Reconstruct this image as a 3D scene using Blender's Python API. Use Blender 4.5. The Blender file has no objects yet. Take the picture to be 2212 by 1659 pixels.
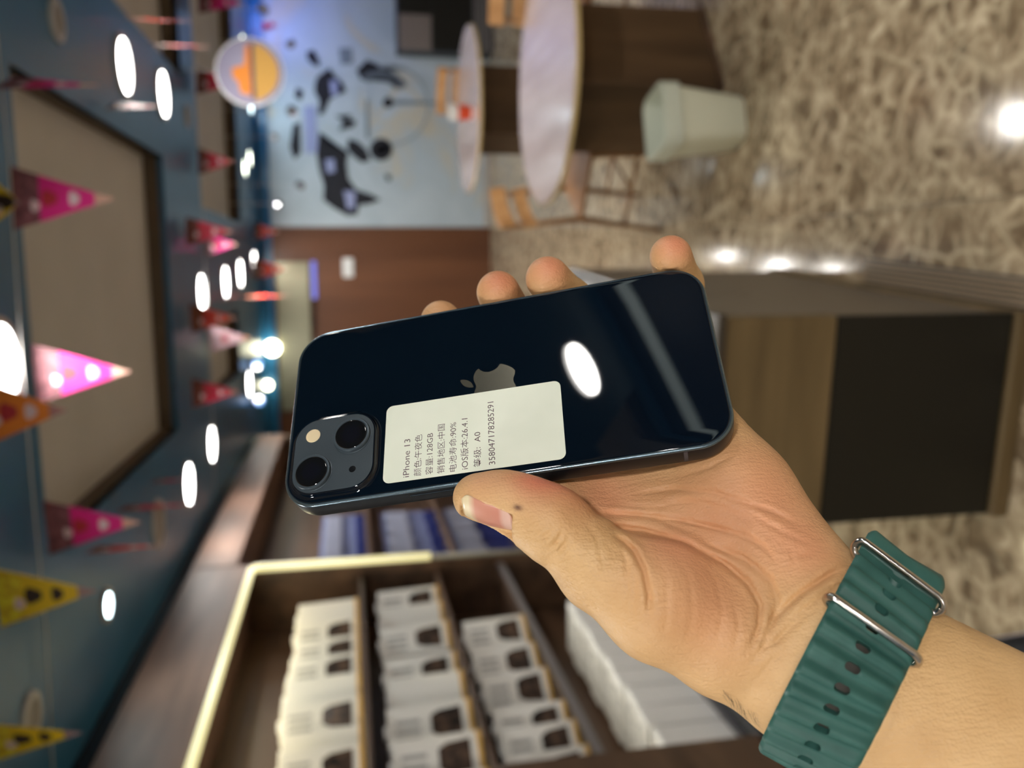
import bpy, bmesh, math, random
import numpy as np
from mathutils import Vector, Matrix, Euler

scene = bpy.context.scene
COL = scene.collection
RND = random.Random(7)

# ------------------------------------------------------------------ camera
# The photograph is 2212 x 1659 and was taken with the camera turned on its
# side: picture right is down in the room, picture up is to the right.
FPX = 1850.0
CAM_Z = Vector((-.0314, -.9818, -.1872)).normalized()      # room up in (right, down, forward) of the upright view
CAM_Y = Vector((.1328, -.1898, .9727))
CAM_Y = (CAM_Y - CAM_Z * CAM_Y.dot(CAM_Z)).normalized()
CAM_X = CAM_Y.cross(CAM_Z)
EYE = Vector((0, 0, 1.68))


def from_view(right, down, fwd):
    v = Vector((right, down, fwd))
    return Vector((CAM_X.dot(v), CAM_Y.dot(v), CAM_Z.dot(v)))


cam_data = bpy.data.cameras.new('camera')
cam_data.sensor_fit = 'HORIZONTAL'
cam_data.sensor_width = 36.0
cam_data.lens = FPX * 36.0 / 2212.0
cam_data.clip_start = 0.01
cam_data.clip_end = 60
cam_data.dof.use_dof = True
cam_data.dof.focus_distance = 0.272
cam_data.dof.aperture_fstop = 9.2
cam = bpy.data.objects.new('camera', cam_data)
COL.objects.link(cam)
_r, _d, _f = from_view(1, 0, 0), from_view(0, 1, 0), from_view(0, 0, 1)
cam.matrix_world = Matrix(((_d.x, _r.x, -_f.x, EYE.x), (_d.y, _r.y, -_f.y, EYE.y),
                           (_d.z, _r.z, -_f.z, EYE.z), (0, 0, 0, 1)))
scene.camera = cam

# ------------------------------------------------------------------ world, exposure
world = bpy.data.worlds.new('world')
scene.world = world
world.use_nodes = True
world.node_tree.nodes['Background'].inputs[0].default_value = (.80, .88, 1.0, 1)
world.node_tree.nodes['Background'].inputs[1].default_value = 0.15
scene.view_settings.view_transform = 'Standard'
scene.view_settings.look = 'None'
scene.view_settings.gamma = 1.0
scene.view_settings.exposure = -0.18
scene.view_settings.use_curve_mapping = False
scene.cycles.use_denoising = True
scene.cycles.max_bounces = 4
scene.cycles.diffuse_bounces = 3
scene.cycles.glossy_bounces = 3
scene.cycles.use_adaptive_sampling = True
scene.cycles.adaptive_threshold = 0.04
scene.cycles.use_light_tree = False
scene.cycles.caustics_reflective = False
scene.cycles.caustics_refractive = False
scene.cycles.sample_clamp_indirect = 4.0

CEIL = 2.6
# (x, y, lit) of the ceiling downlights
DOWNLIGHTS = [(.82, 3.22, 0), (.87, 4.12, 1), (.91, 4.95, 1), (.92, 5.69, 0), (-.26, 2.50, 1),
              (-.16, 5.83, 1), (-.11, 6.98, 1), (-.05, 7.97, 1), (.05, 9.19, 1),
              (-1.08, 8.26, 1), (-1.17, 5.91, 1), (-1.22, 5.02, 1), (-1.21, 4.22, 0), (-1.25, 3.30, 2), (-1.26, 2.5, 0),
              (2.17, 9.06, 3), (1.67, 9.6, 3), (1.09, 9.21, 3),
              (3.13, -.22, 1), (-1.25, .9, 1), (-.95, -.55, 1), (.75, -1.3, 1), (.3, -2.9, 1), (2.6, 4.3, 1), (2.6, 6.6, 1), (.95, 8.75, 3), (1.9, 1.6, 1)]  # the last one is an added, unseen lamp that brightens the bin


def add_area(name, loc, size, power, color, rot=(0, 0, 0), spread=math.pi):
    l = bpy.data.lights.new(name, 'AREA')
    l.shape = 'DISK'
    l.size = size
    l.energy = power
    l.color = color
    l.spread = spread
    o = bpy.data.objects.new(name, l)
    COL.objects.link(o)
    o.location = loc
    o.rotation_euler = rot
    return o


for (x, y, lit) in DOWNLIGHTS:
    if lit == 1:
        power = (13 if x < -.5 else 42) if y < 1.5 else (26 if x > 1.5 and y < 2 else 4 if y < 3 else 11)
        add_area('downlight_lamp', (x, y, CEIL - .03), .2 if x < 3 else .34, power, (1.0, .96, .90))
    elif lit == 2:
        add_area('downlight_lamp', (x, y, CEIL - .03),   .07, 3, (.85, 1.0, .98))
    elif lit == 3:
        add_area('downlight_lamp', (x, y, CEIL - .03), .12, 3, (.75, .9, 1.0))


# ------------------------------------------------------------------ helpers
def srgb(r, g, b):
    def c(v):
        v /= 255.0
        return v / 12.92 if v <= .04045 else ((v + .055) / 1.055) ** 2.4
    return (c(r), c(g), c(b), 1.0)


MATS = {}


def mat(name, color=(.5, .5, .5, 1), rough=.5, metal=0.0, spec=.5, emit=None, estr=0.0, trans=0.0, coat=0.0, alpha=1.0, ior=1.45):
    if name in MATS:
        return MATS[name]
    m = bpy.data.materials.new(name)
    m.use_nodes = True
    b = m.node_tree.nodes['Principled BSDF']
    b.inputs['Base Color'].default_value = color
    b.inputs['Roughness'].default_value = rough
    b.inputs['Metallic'].default_value = metal
    b.inputs['Specular IOR Level'].default_value = spec
    b.inputs['IOR'].default_value = ior
    b.inputs['Transmission Weight'].default_value = trans
    b.inputs['Coat Weight'].default_value = coat
    b.inputs['Coat Roughness'].default_value = .04
    b.inputs['Alpha'].default_value = alpha
    if emit:
        b.inputs['Emission Color'].default_value = emit
        b.inputs['Emission Strength'].default_value = estr
    MATS[name] = m
    return m


def nodes_of(m):
    return m.node_tree.nodes, m.node_tree.links, m.node_tree.nodes['Principled BSDF']


def ramp(N, stops):
    r = N.new('ShaderNodeValToRGB')
    e = r.color_ramp.elements
    while len(e) > 1:
        e.remove(e[-1])
    e[0].position, e[0].color = stops[0]
    for p, c in stops[1:]:
        k = e.new(p)
        k.color = c
    return r


def noise_color(m, scale, stops, detail=4, stretch=(1, 1, 1), bump=0.0, coord='Object', rough=.5, dist=0.0, seed_obj=False, bump_dist=.002):
    """procedural colour from a noise and a ramp, with optional bump"""
    N, L, B = nodes_of(m)
    tc = N.new('ShaderNodeTexCoord')
    mp = N.new('ShaderNodeMapping')
    mp.inputs['Scale'].default_value = stretch
    L.new(tc.outputs[coord], mp.inputs[0])
    n = N.new('ShaderNodeTexNoise')
    n.inputs['Scale'].default_value = scale
    n.inputs['Detail'].default_value = detail
    n.inputs['Roughness'].default_value = rough
    n.inputs['Distortion'].default_value = dist
    if seed_obj:
        oi = N.new('ShaderNodeObjectInfo')
        va = N.new('ShaderNodeVectorMath')
        va.operation = 'SCALE'
        va.inputs[0].default_value = (13.1, 7.7, 3.3)
        L.new(oi.outputs['Random'], va.inputs['Scale'])
        vb = N.new('ShaderNodeVectorMath')
        L.new(mp.outputs[0], vb.inputs[0])
        L.new(va.outputs[0], vb.inputs[1])
        L.new(vb.outputs[0], n.inputs['Vector'])
    else:
        L.new(mp.outputs[0], n.inputs['Vector'])
    r = ramp(N, stops)
    L.new(n.outputs['Fac'], r.inputs[0])
    L.new(r.outputs[0], B.inputs['Base Color'])
    if bump:
        bp = N.new('ShaderNodeBump')
        bp.inputs['Strength'].default_value = bump
        bp.inputs['Distance'].default_value = bump_dist
        L.new(n.outputs['Fac'], bp.inputs['Height'])
        L.new(bp.outputs[0], B.inputs['Normal'])
    return n, r, B


def link(name, me, parent=None, m=None, smooth=False):
    o = bpy.data.objects.new(name, me)
    COL.objects.link(o)
    if parent is not None:
        o.parent = parent
    if m is not None and len(me.materials) == 0:
        me.materials.append(m)
    if smooth:
        me.polygons.foreach_set('use_smooth', [True] * len(me.polygons))
    return o


def pydata(name, verts, faces, parent=None, m=None, smooth=False):
    me = bpy.data.meshes.new(name)
    me.from_pydata([tuple(v) for v in verts], [], [tuple(int(i) for i in f) for f in faces])
    me.update()
    return link(name, me, parent, m, smooth)


def empty(name, loc=(0, 0, 0), rot=(0, 0, 0), parent=None):
    o = bpy.data.objects.new(name, None)
    COL.objects.link(o)
    o.location = loc
    o.rotation_euler = rot
    o.empty_display_size = .05
    o.parent = parent
    return o


def tag(o, label, cat, group=None):
    o['label'] = label
    o['category'] = cat
    if group:
        o['group'] = group
    return o


def structure(o, label=None, cat=None):
    o['kind'] = 'structure'
    if label:
        o['label'] = label
    if cat:
        o['category'] = cat
    return o


def bm_box(bm, lo, hi, bevel=0.0, seg=1):
    lo, hi = Vector(lo), Vector(hi)
    r = bmesh.ops.create_cube(bm, size=1.0)
    vs = r['verts']
    c, s = (lo + hi) / 2, hi - lo
    for v in vs:
        v.co = Vector((c.x + v.co.x * s.x, c.y + v.co.y * s.y, c.z + v.co.z * s.z))
    if bevel:
        es = list({e for v in vs for e in v.link_edges})
        bmesh.ops.bevel(bm, geom=es, offset=bevel, segments=seg, profile=.5, affect='EDGES')


def bm_obj(name, bm, parent=None, m=None, smooth=False):
    bmesh.ops.recalc_face_normals(bm, faces=bm.faces[:])
    me = bpy.data.meshes.new(name)
    bm.to_mesh(me)
    bm.free()
    return link(name, me, parent, m, smooth)


def box(name, lo, hi, m, parent=None, bevel=0.0, seg=1):
    bm = bmesh.new()
    bm_box(bm, lo, hi, bevel, seg)
    return bm_obj(name, bm, parent, m)


def boxc(name, c, s, m, parent=None, bevel=0.0, seg=1):
    return box(name, [c[i] - s[i] / 2 for i in range(3)], [c[i] + s[i] / 2 for i in range(3)], m, parent, bevel, seg)


def bm_lathe(bm, prof, n=32, cap0=True, cap1=True, center=(0, 0, 0)):
    """prof: (r, z) pairs"""
    c = Vector(center)
    rings = []
    for r, z in prof:
        rings.append([bm.verts.new(c + Vector((r * math.cos(2 * math.pi * i / n), r * math.sin(2 * math.pi * i / n), z))) for i in range(n)])
    for a, b in zip(rings, rings[1:]):
        for i in range(n):
            bm.faces.new((a[i], a[(i + 1) % n], b[(i + 1) % n], b[i]))
    if cap0:
        bm.faces.new(rings[0][::-1])
    if cap1:
        bm.faces.new(rings[-1])


def lathe(name, prof, m, parent=None, n=32, cap0=True, cap1=True, center=(0, 0, 0), smooth=True):
    bm = bmesh.new()
    bm_lathe(bm, prof, n, cap0, cap1, center)
    o = bm_obj(name, bm, parent, m, smooth)
    if smooth:
        try:
            o.data.set_sharp_from_angle(angle=math.radians(40))
        except Exception:
            pass
    return o


def bm_tube(bm, pts, r, n=8, closed=False, caps=True):
    pts = [Vector(p) for p in pts]
    rs = r if isinstance(r, (list, tuple)) else [r] * len(pts)
    N = len(pts)
    rings = []
    up = None
    for i, p in enumerate(pts):
        if closed:
            t = (pts[(i + 1) % N] - pts[i - 1]).normalized()
        else:
            t = (pts[min(i + 1, N - 1)] - pts[max(i - 1, 0)]).normalized()
        if up is None:
            up = Vector((0, 0, 1)) if abs(t.z) < .9 else Vector((1, 0, 0))
        a = (up - t * up.dot(t)).normalized()
        b = t.cross(a)
        up = a
        rings.append([bm.verts.new(p + (a * math.cos(2 * math.pi * k / n) + b * math.sin(2 * math.pi * k / n)) * rs[i]) for k in range(n)])
    M = N if closed else N - 1
    for i in range(M):
        a, b = rings[i], rings[(i + 1) % N]
        for k in range(n):
            bm.faces.new((a[k], a[(k + 1) % n], b[(k + 1) % n], b[k]))
    if caps and not closed:
        bm.faces.new(rings[0][::-1])
        bm.faces.new(rings[-1])


def tube(name, pts, r, m, parent=None, n=8, closed=False):
    bm = bmesh.new()
    bm_tube(bm, pts, r, n, closed)
    return bm_obj(name, bm, parent, m, True)


def bm_poly(bm, pts2, z0, z1, fn=lambda x, y, z: (x, y, z)):
    """extruded polygon"""
    a = [bm.verts.new(fn(x, y, z0)) for x, y in pts2]
    b = [bm.verts.new(fn(x, y, z1)) for x, y in pts2]
    bm.faces.new(a[::-1])
    bm.faces.new(b)
    n = len(pts2)
    for i in range(n):
        bm.faces.new((a[i], a[(i + 1) % n], b[(i + 1) % n], b[i]))


def rrect(w, h, r, seg=8, cx=0, cy=0):
    pts = []
    for sx, sy, a0 in ((1, 1, 0), (-1, 1, 90), (-1, -1, 180), (1, -1, 270)):
        for i in range(seg + 1):
            a = math.radians(a0 + 90 * i / seg)
            pts.append((cx + sx * (w / 2 - r) + r * math.cos(a), cy + sy * (h / 2 - r) + r * math.sin(a)))
    return pts


def copy_tree(o, parent=None):
    c = o.copy()
    COL.objects.link(c)
    c.parent = parent
    for ch in list(o.children):
        k = copy_tree(ch, c)
        k.matrix_parent_inverse = ch.matrix_parent_inverse
    return c
# ------------------------------------------------------------------ room shell
XL, XR, YB, YF = -1.95, 4.3, 10.0, -3.6

m_marble = mat('brown_marble', srgb(150, 132, 108), .11, 0, .34)
N, L, B = nodes_of(m_marble)
tc = N.new('ShaderNodeTexCoord')
oi = N.new('ShaderNodeObjectInfo')
va = N.new('ShaderNodeVectorMath'); va.operation = 'SCALE'; va.inputs[0].default_value = (9.3, 5.1, 2.7)
L.new(oi.outputs['Random'], va.inputs['Scale'])
vb = N.new('ShaderNodeVectorMath'); L.new(tc.outputs['Object'], vb.inputs[0]); L.new(va.outputs[0], vb.inputs[1])
nw = N.new('ShaderNodeTexNoise'); nw.inputs['Scale'].default_value = 4; nw.inputs['Detail'].default_value = 4
L.new(vb.outputs[0], nw.inputs['Vector'])
vm = N.new('ShaderNodeVectorMath'); vm.operation = 'MULTIPLY_ADD'; vm.inputs[1].default_value = (.10, .10, .0)
L.new(nw.outputs['Color'], vm.inputs[0]); L.new(vb.outputs[0], vm.inputs[2])
n1 = N.new('ShaderNodeTexNoise'); n1.inputs['Scale'].default_value = 13; n1.inputs['Detail'].default_value = 8; n1.inputs['Roughness'].default_value = .60; n1.inputs['Distortion'].default_value = .5
L.new(vm.outputs[0], n1.inputs['Vector'])
r1 = ramp(N, [(.30, srgb(84, 69, 52)), (.44, srgb(122, 105, 82)), (.54, srgb(152, 134, 108)), (.68, srgb(196, 180, 152))])
L.new(n1.outputs['Fac'], r1.inputs[0])
v1 = N.new('ShaderNodeTexVoronoi'); v1.feature = 'DISTANCE_TO_EDGE'; v1.inputs['Scale'].default_value = 12
L.new(vm.outputs[0], v1.inputs['Vector'])
r2 = ramp(N, [(0, (.85, .85, .85, 1)), (.06, (.45, .45, .45, 1)), (.16, (0, 0, 0, 1))])
L.new(v1.outputs['Distance'], r2.inputs[0])
v2 = N.new('ShaderNodeTexVoronoi'); v2.feature = 'DISTANCE_TO_EDGE'; v2.inputs['Scale'].default_value = 2.6
L.new(vm.outputs[0], v2.inputs['Vector'])
r3 = ramp(N, [(0, (.65, .65, .65, 1)), (.012, (.3, .3, .3, 1)), (.03, (0, 0, 0, 1))])
L.new(v2.outputs['Distance'], r3.inputs[0])
n4 = N.new('ShaderNodeTexNoise'); n4.inputs['Scale'].default_value = 4.5; n4.inputs['Detail'].default_value = 3
L.new(vb.outputs[0], n4.inputs['Vector'])
r4 = ramp(N, [(.45, (0, 0, 0, 1)), (.62, (1, 1, 1, 1))])
L.new(n4.outputs['Fac'], r4.inputs[0])
mxm = N.new('ShaderNodeMath'); mxm.operation = 'MULTIPLY'
L.new(r2.outputs[0], mxm.inputs[0]); L.new(r4.outputs[0], mxm.inputs[1])
mxa = N.new('ShaderNodeMath'); mxa.operation = 'MAXIMUM'
L.new(mxm.outputs[0], mxa.inputs[0]); L.new(r3.outputs[0], mxa.inputs[1])
mx = N.new('ShaderNodeMix'); mx.data_type = 'RGBA'
L.new(mxa.outputs[0], mx.inputs[0]); L.new(r1.outputs[0], mx.inputs[6]); mx.inputs[7].default_value = srgb(196, 180, 150)
L.new(mx.outputs[2], B.inputs['Base Color'])

m_grout = mat('tile_grout', srgb(196, 184, 162), .8)
m_blue = mat('blue_ceiling_paint', srgb(58, 108, 146), .30, 0, .5)
noise_color(m_blue, 1.5, [(.3, srgb(40, 104, 150)), (.7, srgb(52, 118, 164))], 2)
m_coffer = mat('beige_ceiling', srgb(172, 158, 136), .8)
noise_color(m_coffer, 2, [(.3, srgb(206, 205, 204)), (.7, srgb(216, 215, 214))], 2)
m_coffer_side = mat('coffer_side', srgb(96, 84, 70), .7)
m_wall = mat('pale_stone_wall', srgb(196, 206, 212), .35)
noise_color(m_wall, 1.1, [(.35, srgb(190, 202, 210)), (.55, srgb(176, 190, 198)), (.64, srgb(196, 190, 172)), (.72, srgb(184, 196, 204))], 6, dist=1.2)
m_wall_p = mat('plain_wall', srgb(176, 170, 162), .7)
noise_color(m_wall_p, 1.5, [(.3, srgb(170, 164, 156)), (.7, srgb(182, 176, 168))], 3)
m_wood_dk = mat('dark_brown_wood', srgb(84, 62, 48), .42)
noise_color(m_wood_dk, 9, [(.3, srgb(62, 45, 34)), (.55, srgb(88, 66, 50)), (.8, srgb(108, 82, 62))], 6, (1, .12, 1.0), .15)
m_wood_hd = mat('header_wood', srgb(112, 84, 72), .55)
noise_color(m_wood_hd, 7, [(.3, srgb(98, 74, 62)), (.55, srgb(126, 97, 83)), (.8, srgb(148, 118, 102))], 6, (1, .16, 1.3), .1)
m_wood_red = mat('red_brown_wood', srgb(112, 68, 44), .35)
noise_color(m_wood_red, 3, [(.3, srgb(96, 60, 40)), (.6, srgb(116, 74, 48)), (.8, srgb(128, 84, 54))], 5, (1, 1, .12))
m_dark = mat('black_gloss', srgb(18, 20, 24), .12)

# floor: bed with separate marble tiles
floor = box('floor', (XL - .1, YF - .1, -.08), (XR + .1, YB + .4, -.012), m_grout)
structure(floor)
TX, TY = .67, .67
bm = bmesh.new()
bm_box(bm, (-TX / 2 + .0012, -TY / 2 + .0012, -.011), (TX / 2 - .0012, TY / 2 - .0012, 0), .0012, 1)
bmesh.ops.recalc_face_normals(bm, faces=bm.faces[:])
tile_me = bpy.data.meshes.new('tile')
bm.to_mesh(tile_me); bm.free()
tile_me.materials.append(m_marble)
for ix in range(-3, 6):
    for iy in range(-3, 16):
        x, y = .17 + TX * (ix + .5), 2.03 + TY * (iy - 3 + .5)
        if x - TX / 2 > XR or x + TX / 2 < XL or y - TY / 2 > YB + .1:
            continue
        o = bpy.data.objects.new('tile', tile_me)
        COL.objects.link(o)
        o.parent = floor
        o.location = (x, y, 0)
box('floor_border', (XL - .05, YF - .05, -.011), (XR + .05, 2.03 - 6 * TY, -.001), m_marble, floor)

# ceiling: blue soffit with raised beige coffers
COF = [(-.87, 2.76, .58, 4.86), (1.12, 2.3, 2.25, 5.55), (.40, 6.05, 3.6, 8.25), (-.9, 6.1, -.36, 7.7), (-.87, -2.4, .58, 1.75), (1.6, -2.6, 4.0, -.62), (1.6, .45, 2.25, 1.4)]
xs = sorted({XL - .1, XR + .1} | {c[0] for c in COF} | {c[2] for c in COF})
ys = sorted({YF - .1, YB + .4} | {c[1] for c in COF} | {c[3] for c in COF})
bm = bmesh.new()
for x0, x1 in zip(xs, xs[1:]):
    for y0, y1 in zip(ys, ys[1:]):
        cx, cy = (x0 + x1) / 2, (y0 + y1) / 2
        if any(c[0] < cx < c[2] and c[1] < cy < c[3] for c in COF):
            continue
        bm_box(bm, (x0, y0, CEIL), (x1, y1, CEIL + .03))
ceiling = bm_obj('ceiling', bm, None, m_blue)
structure(ceiling)
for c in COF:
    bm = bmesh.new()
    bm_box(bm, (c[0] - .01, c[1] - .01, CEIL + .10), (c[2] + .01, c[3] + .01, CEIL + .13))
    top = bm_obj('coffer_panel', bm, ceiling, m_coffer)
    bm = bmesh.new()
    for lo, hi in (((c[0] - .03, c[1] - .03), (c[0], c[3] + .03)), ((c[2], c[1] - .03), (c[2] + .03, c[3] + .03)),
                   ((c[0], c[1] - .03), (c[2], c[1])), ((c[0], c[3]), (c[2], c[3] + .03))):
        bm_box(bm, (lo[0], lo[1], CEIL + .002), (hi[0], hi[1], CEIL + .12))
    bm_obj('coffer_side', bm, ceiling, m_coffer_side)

structure(box('wall_left', (XL - .1, YF, 0), (XL, YB, CEIL), m_wall_p))
m_wall_dk = mat('dark_wall', srgb(52, 54, 60), .5)
noise_color(m_wall_dk, 1.5, [(.3, srgb(46, 48, 54)), (.7, srgb(58, 60, 66))], 3)
structure(box('wall_right', (XR, YF, 0), (XR + .1, YB, CEIL), m_wall_dk))
structure(box('wall_front', (XL, YF - .1, 0), (XR, YF, CEIL), m_wall_p))
wb = structure(box('wall_back', (.45, YB, 0), (XR, YB + .12, CEIL), m_wall))
wd = structure(box('wall_wood', (XL, YB, 0), (.45, YB + .12, CEIL), m_wood_red))
for k in range(15):                                                # fluted strip beside the pale wall
    x = .10 + k * .0235
    box('flute', (x, YB - .018, .02), (x + .0155, YB + .002, CEIL - .12), m_wood_red, wd)
structure(box('trim_1', (XL, YB - .05, CEIL - .13), (XR, YB, CEIL), m_blue))
structure(box('baseboard_back', (.46, YB - .02, 0), (2.28, YB, .08), m_wall_p))

# downlights in the soffit
m_lamp = mat('downlight_glow', (1, 1, 1, 1), .5, emit=(1.0, .97, .91, 1), estr=26)
m_lamp_b = mat('spot_glow', (1, 1, 1, 1), .5, emit=(.72, .95, 1.0, 1), estr=22)
m_lamp_g = mat('spot_glow_warm', (1, 1, 1, 1), .5, emit=(.92, 1.0, .82, 1), estr=18)
for _m in (m_lamp, m_lamp_b, m_lamp_g):
    _m.cycles.emission_sampling = 'NONE'                  # the area lamps just below carry their light
m_lampoff = mat('downlight_off', srgb(150, 146, 142), .4)
m_trim = mat('downlight_trim', srgb(206, 206, 206), .35, .3)
NTH_W = ['first', 'second', 'third', 'fourth', 'fifth', 'sixth', 'seventh', 'eighth', 'ninth', 'tenth', 'eleventh', 'twelfth', 'thirteenth', 'fourteenth', 'fifteenth', 'sixteenth', 'seventeenth', 'eighteenth']
DL_LABEL = {0: 'unlit round ceiling downlight at the top corner of the photo, nearest of the right row',
            1: 'large glaring ceiling downlight right of the big beige coffer, nearer of two',
            2: 'glaring ceiling downlight right of the big beige coffer, farther of two',
            3: 'small dim ceiling downlight just past the two glaring ones',
            4: 'huge glaring downlight cut by the photo edge beside a bright pink pennant',
            5: 'first glaring downlight behind the far edge of the big beige coffer',
            6: 'second glaring downlight of the middle row beyond the big coffer',
            7: 'third glaring downlight of the middle row beyond the big coffer',
            8: 'farthest glaring downlight of the middle row, above the wooden wall',
            9: 'lone lit downlight far back above the left cabinet wall',
            10: 'farther of two glaring downlights along the left cabinet header',
            11: 'nearer of two glaring downlights along the left cabinet header',
            12: 'unlit downlight disc by the left header next to a pink pennant',
            13: 'small cyan-white spotlight in the blue soffit above the wood header',
            14: 'unlit downlight beside the lowest yellow pennant in the photo',
            15: 'small greenish ceiling spot above the round sign',
            16: 'small cyan ceiling spot below the round sign',
            17: 'small warm ceiling spot next to an orange pennant'}
for i, (x, y, lit) in enumerate(DOWNLIGHTS):
    d = {0: .05, 1: .115, 2: .045, 3: .075}[lit] if i not in (12, 18) else {12: .10, 18: .175}[i]
    e = empty('ceiling_downlight', (x, y, CEIL))
    tag(e, DL_LABEL.get(i, 'lit ceiling downlight outside the picture, number %d' % i), 'ceiling light', 'ceiling downlights')
    if i not in DL_LABEL:
        e['label'] = 'lit downlight, inferred or added for fill, in the soffit behind or beside the viewer'
        e['group'] = 'downlights out of view'
    lathe('trim_ring', [(d + .022, 0), (d + .02, -.012), (d, -.012), (d, -.002)], m_trim, e, 36, False, False)
    lathe('diffuser', [(d, -.006), (.001, -.006)], {0: m_lampoff, 1: m_lamp, 2: m_lamp_b, 3: (m_lamp_g if i != 16 else m_lamp_b)}[lit], e, 36, False, True)

# cove strip along the right-hand wall (seen only as a streak in the phone's glass)
m_cove = mat('cove_strip', (.9, .95, .95, 1), .5, emit=(.82, 1.0, .95, 1), estr=1.3)
structure(box('trim_2', (XR - .05, -2.6, 2.40), (XR - .002, .9, 2.47), m_cove))
# ------------------------------------------------------------------ shop fittings
def ray(px, py):
    return from_view((829.5 - py) / FPX, (px - 1106.0) / FPX, 1.0)


def at_x(px, py, x):
    d = ray(px, py); return EYE + d * ((x - EYE.x) / d.x)


def at_y(px, py, y):
    d = ray(px, py); return EYE + d * ((y - EYE.y) / d.y)


def at_z(px, py, z):
    d = ray(px, py); return EYE + d * ((z - EYE.z) / d.z)


XW = -1.60                                                  # front plane of the left-hand cabinets
m_led = mat('led_tube', (1, 1, .9, 1), .5, emit=(1.0, .90, .40, 1), estr=.95)
m_led_off = mat('led_profile', srgb(150, 146, 136), .4)
m_white = mat('white_card', srgb(232, 230, 224), .45)
m_white2 = mat('cool_white_card', srgb(234, 234, 232), .4)
m_grey_p = mat('grey_print', srgb(168, 168, 166), .6)
m_win = mat('dark_window', srgb(58, 50, 46), .18)
noise_color(m_win, 25, [(.35, srgb(40, 38, 38)), (.65, srgb(96, 78, 66))], 2, seed_obj=True)
m_lit_edge = mat('amber_lit_edge', srgb(214, 170, 92), .4)  # amber LED light on the boxes' lower edge, put into colour
m_rail = mat('price_rail', srgb(120, 118, 122), .3, .2)

cab = empty('display_cabinet', (XW, 3.4, 0))
tag(cab, 'dark wood display cabinet with glowing edge strip, full of white case boxes', 'cabinet')


def cbox(name, lo, hi, m, parent, bevel=0):
    """box given in room coordinates under a parent that is only translated"""
    p = parent.location if parent.parent is None else parent.parent.location + parent.location
    return box(name, [lo[i] - p[i] for i in range(3)], [hi[i] - p[i] for i in range(3)], m, parent, bevel)


cbox('back_panel', (XL + .001, 1.26, .02), (XL + .03, 4.56, 2.3), m_wood_dk, cab)
cbox('side_panel', (XL + .03, 4.50, .02), (XW + .01, 4.58, 2.26), m_wood_dk, cab, .002)
cbox('side_panel', (XL + .03, 2.22, .36), (XW + .03, 2.50, 1.25), m_wood_dk, cab, .004)
cbox('side_panel', (XL + .03, 1.2, .36), (XW, 1.26, 2.26), m_wood_dk, cab, .004)
cbox('header', (XL + .03, 1.2, 2.235), (XW + .015, 4.62, 2.535), m_wood_hd, cab, .004)
cbox('plinth', (XL + .03, 1.2, .001), (XW + .06, 4.56, .36), m_dark, cab, .01)
cbox('crown_strip', (XL + .03, 1.2, 2.537), (XW + .0, 8.4, CEIL - .002), m_dark, cab)
SHELF = [1.66, 1.255, .90, .372]
for z in SHELF:
    s = cbox('shelf', (XL + .03, 1.26, z - .022), (XW - .035, 4.50, z - .002), m_wood_dk, cab, .002)
    cbox('price_rail', (XW - .034, 1.26, z - .03), (XW - .026, 4.50, z + .006), m_rail, s) if z < 1.2 else None
pA = cab.location
pts = [Vector((XW + .025, 1.3, 2.213)) - pA, Vector((XW + .025, 4.52, 2.213)) - pA]
tube('led_strip', pts, .018, m_led, cab, 10)
tube('led_strip', [Vector((XW + .025, 4.535, 2.205)) - pA, Vector((XW + .025, 4.535, 1.27)) - pA], .021, m_led, cab, 10)
tube('led_profile', [Vector((XW + .02, 4.535, 1.26)) - pA, Vector((XW + .02, 4.535, .4)) - pA], .014, m_led_off, cab, 8)
tube('led_strip', [Vector((XW + .0, 2.52, .40)) - pA, Vector((XW - .26, 2.52, .40)) - pA], .012, m_led, cab, 8)
l = bpy.data.lights.new('shelf_glow', 'AREA'); l.shape = 'RECTANGLE'; l.size = .03; l.size_y = 1.6; l.energy = 1.3; l.color = (1, .90, .66)
lo_ = bpy.data.objects.new('shelf_glow', l); COL.objects.link(lo_); lo_.location = (XW - .05, 3.3, .865)
l = bpy.data.lights.new('led_glow', 'AREA'); l.shape = 'RECTANGLE'; l.size = .03; l.size_y = 1.8; l.energy = 9; l.color = (1, .86, .52)
lo_ = bpy.data.objects.new('led_glow', l); COL.objects.link(lo_); lo_.location = (XW - .03, 3.3, 2.2); lo_.rotation_euler = (0, math.radians(-12), 0)

# white retail boxes with a dark window
def make_case_box(w, h, d, win=True, flat=False):
    root = empty('case_box')
    bm = bmesh.new()
    bm_box(bm, (0, -w / 2, 0), (d, w / 2, h), .003, 1)
    bm_obj('carton', bm, root, m_white)
    if win:
        bm = bmesh.new()
        ww, wh = w * .70, h * .36
        pts = [(-ww / 2, 0), (ww / 2, 0), (ww / 2 - .008, wh * .72), (ww / 2 - .026, wh), (-ww / 2 + .026, wh), (-ww / 2 + .008, wh * .72)]
        bm_poly(bm, pts, d, d + .0015, lambda a, b, c: (c, a, b + h * .13))
        bm_obj('window', bm, root, m_win)
        bm = bmesh.new()
        for k in range(3):
            bm_box(bm, (d, -w * .34 + k * w * .2, h * .62), (d + .0012, -w * .34 + k * w * .2 + w * .1, h * .9))
        bm_obj('print_block', bm, root, m_grey_p)
    bm = bmesh.new()
    bm_box(bm, (d - .001, -w * .49, .0), (d + .0014, w * .49, h * .055))
    bm_obj('lit_foot_strip', bm, root, m_lit_edge)
    bm = bmesh.new()
    bm_box(bm, (d * .2, -w * .12, h), (d * .8, w * .12, h + .012))
    bm_obj('hang_tab', bm, root, m_white2)
    return root


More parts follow.
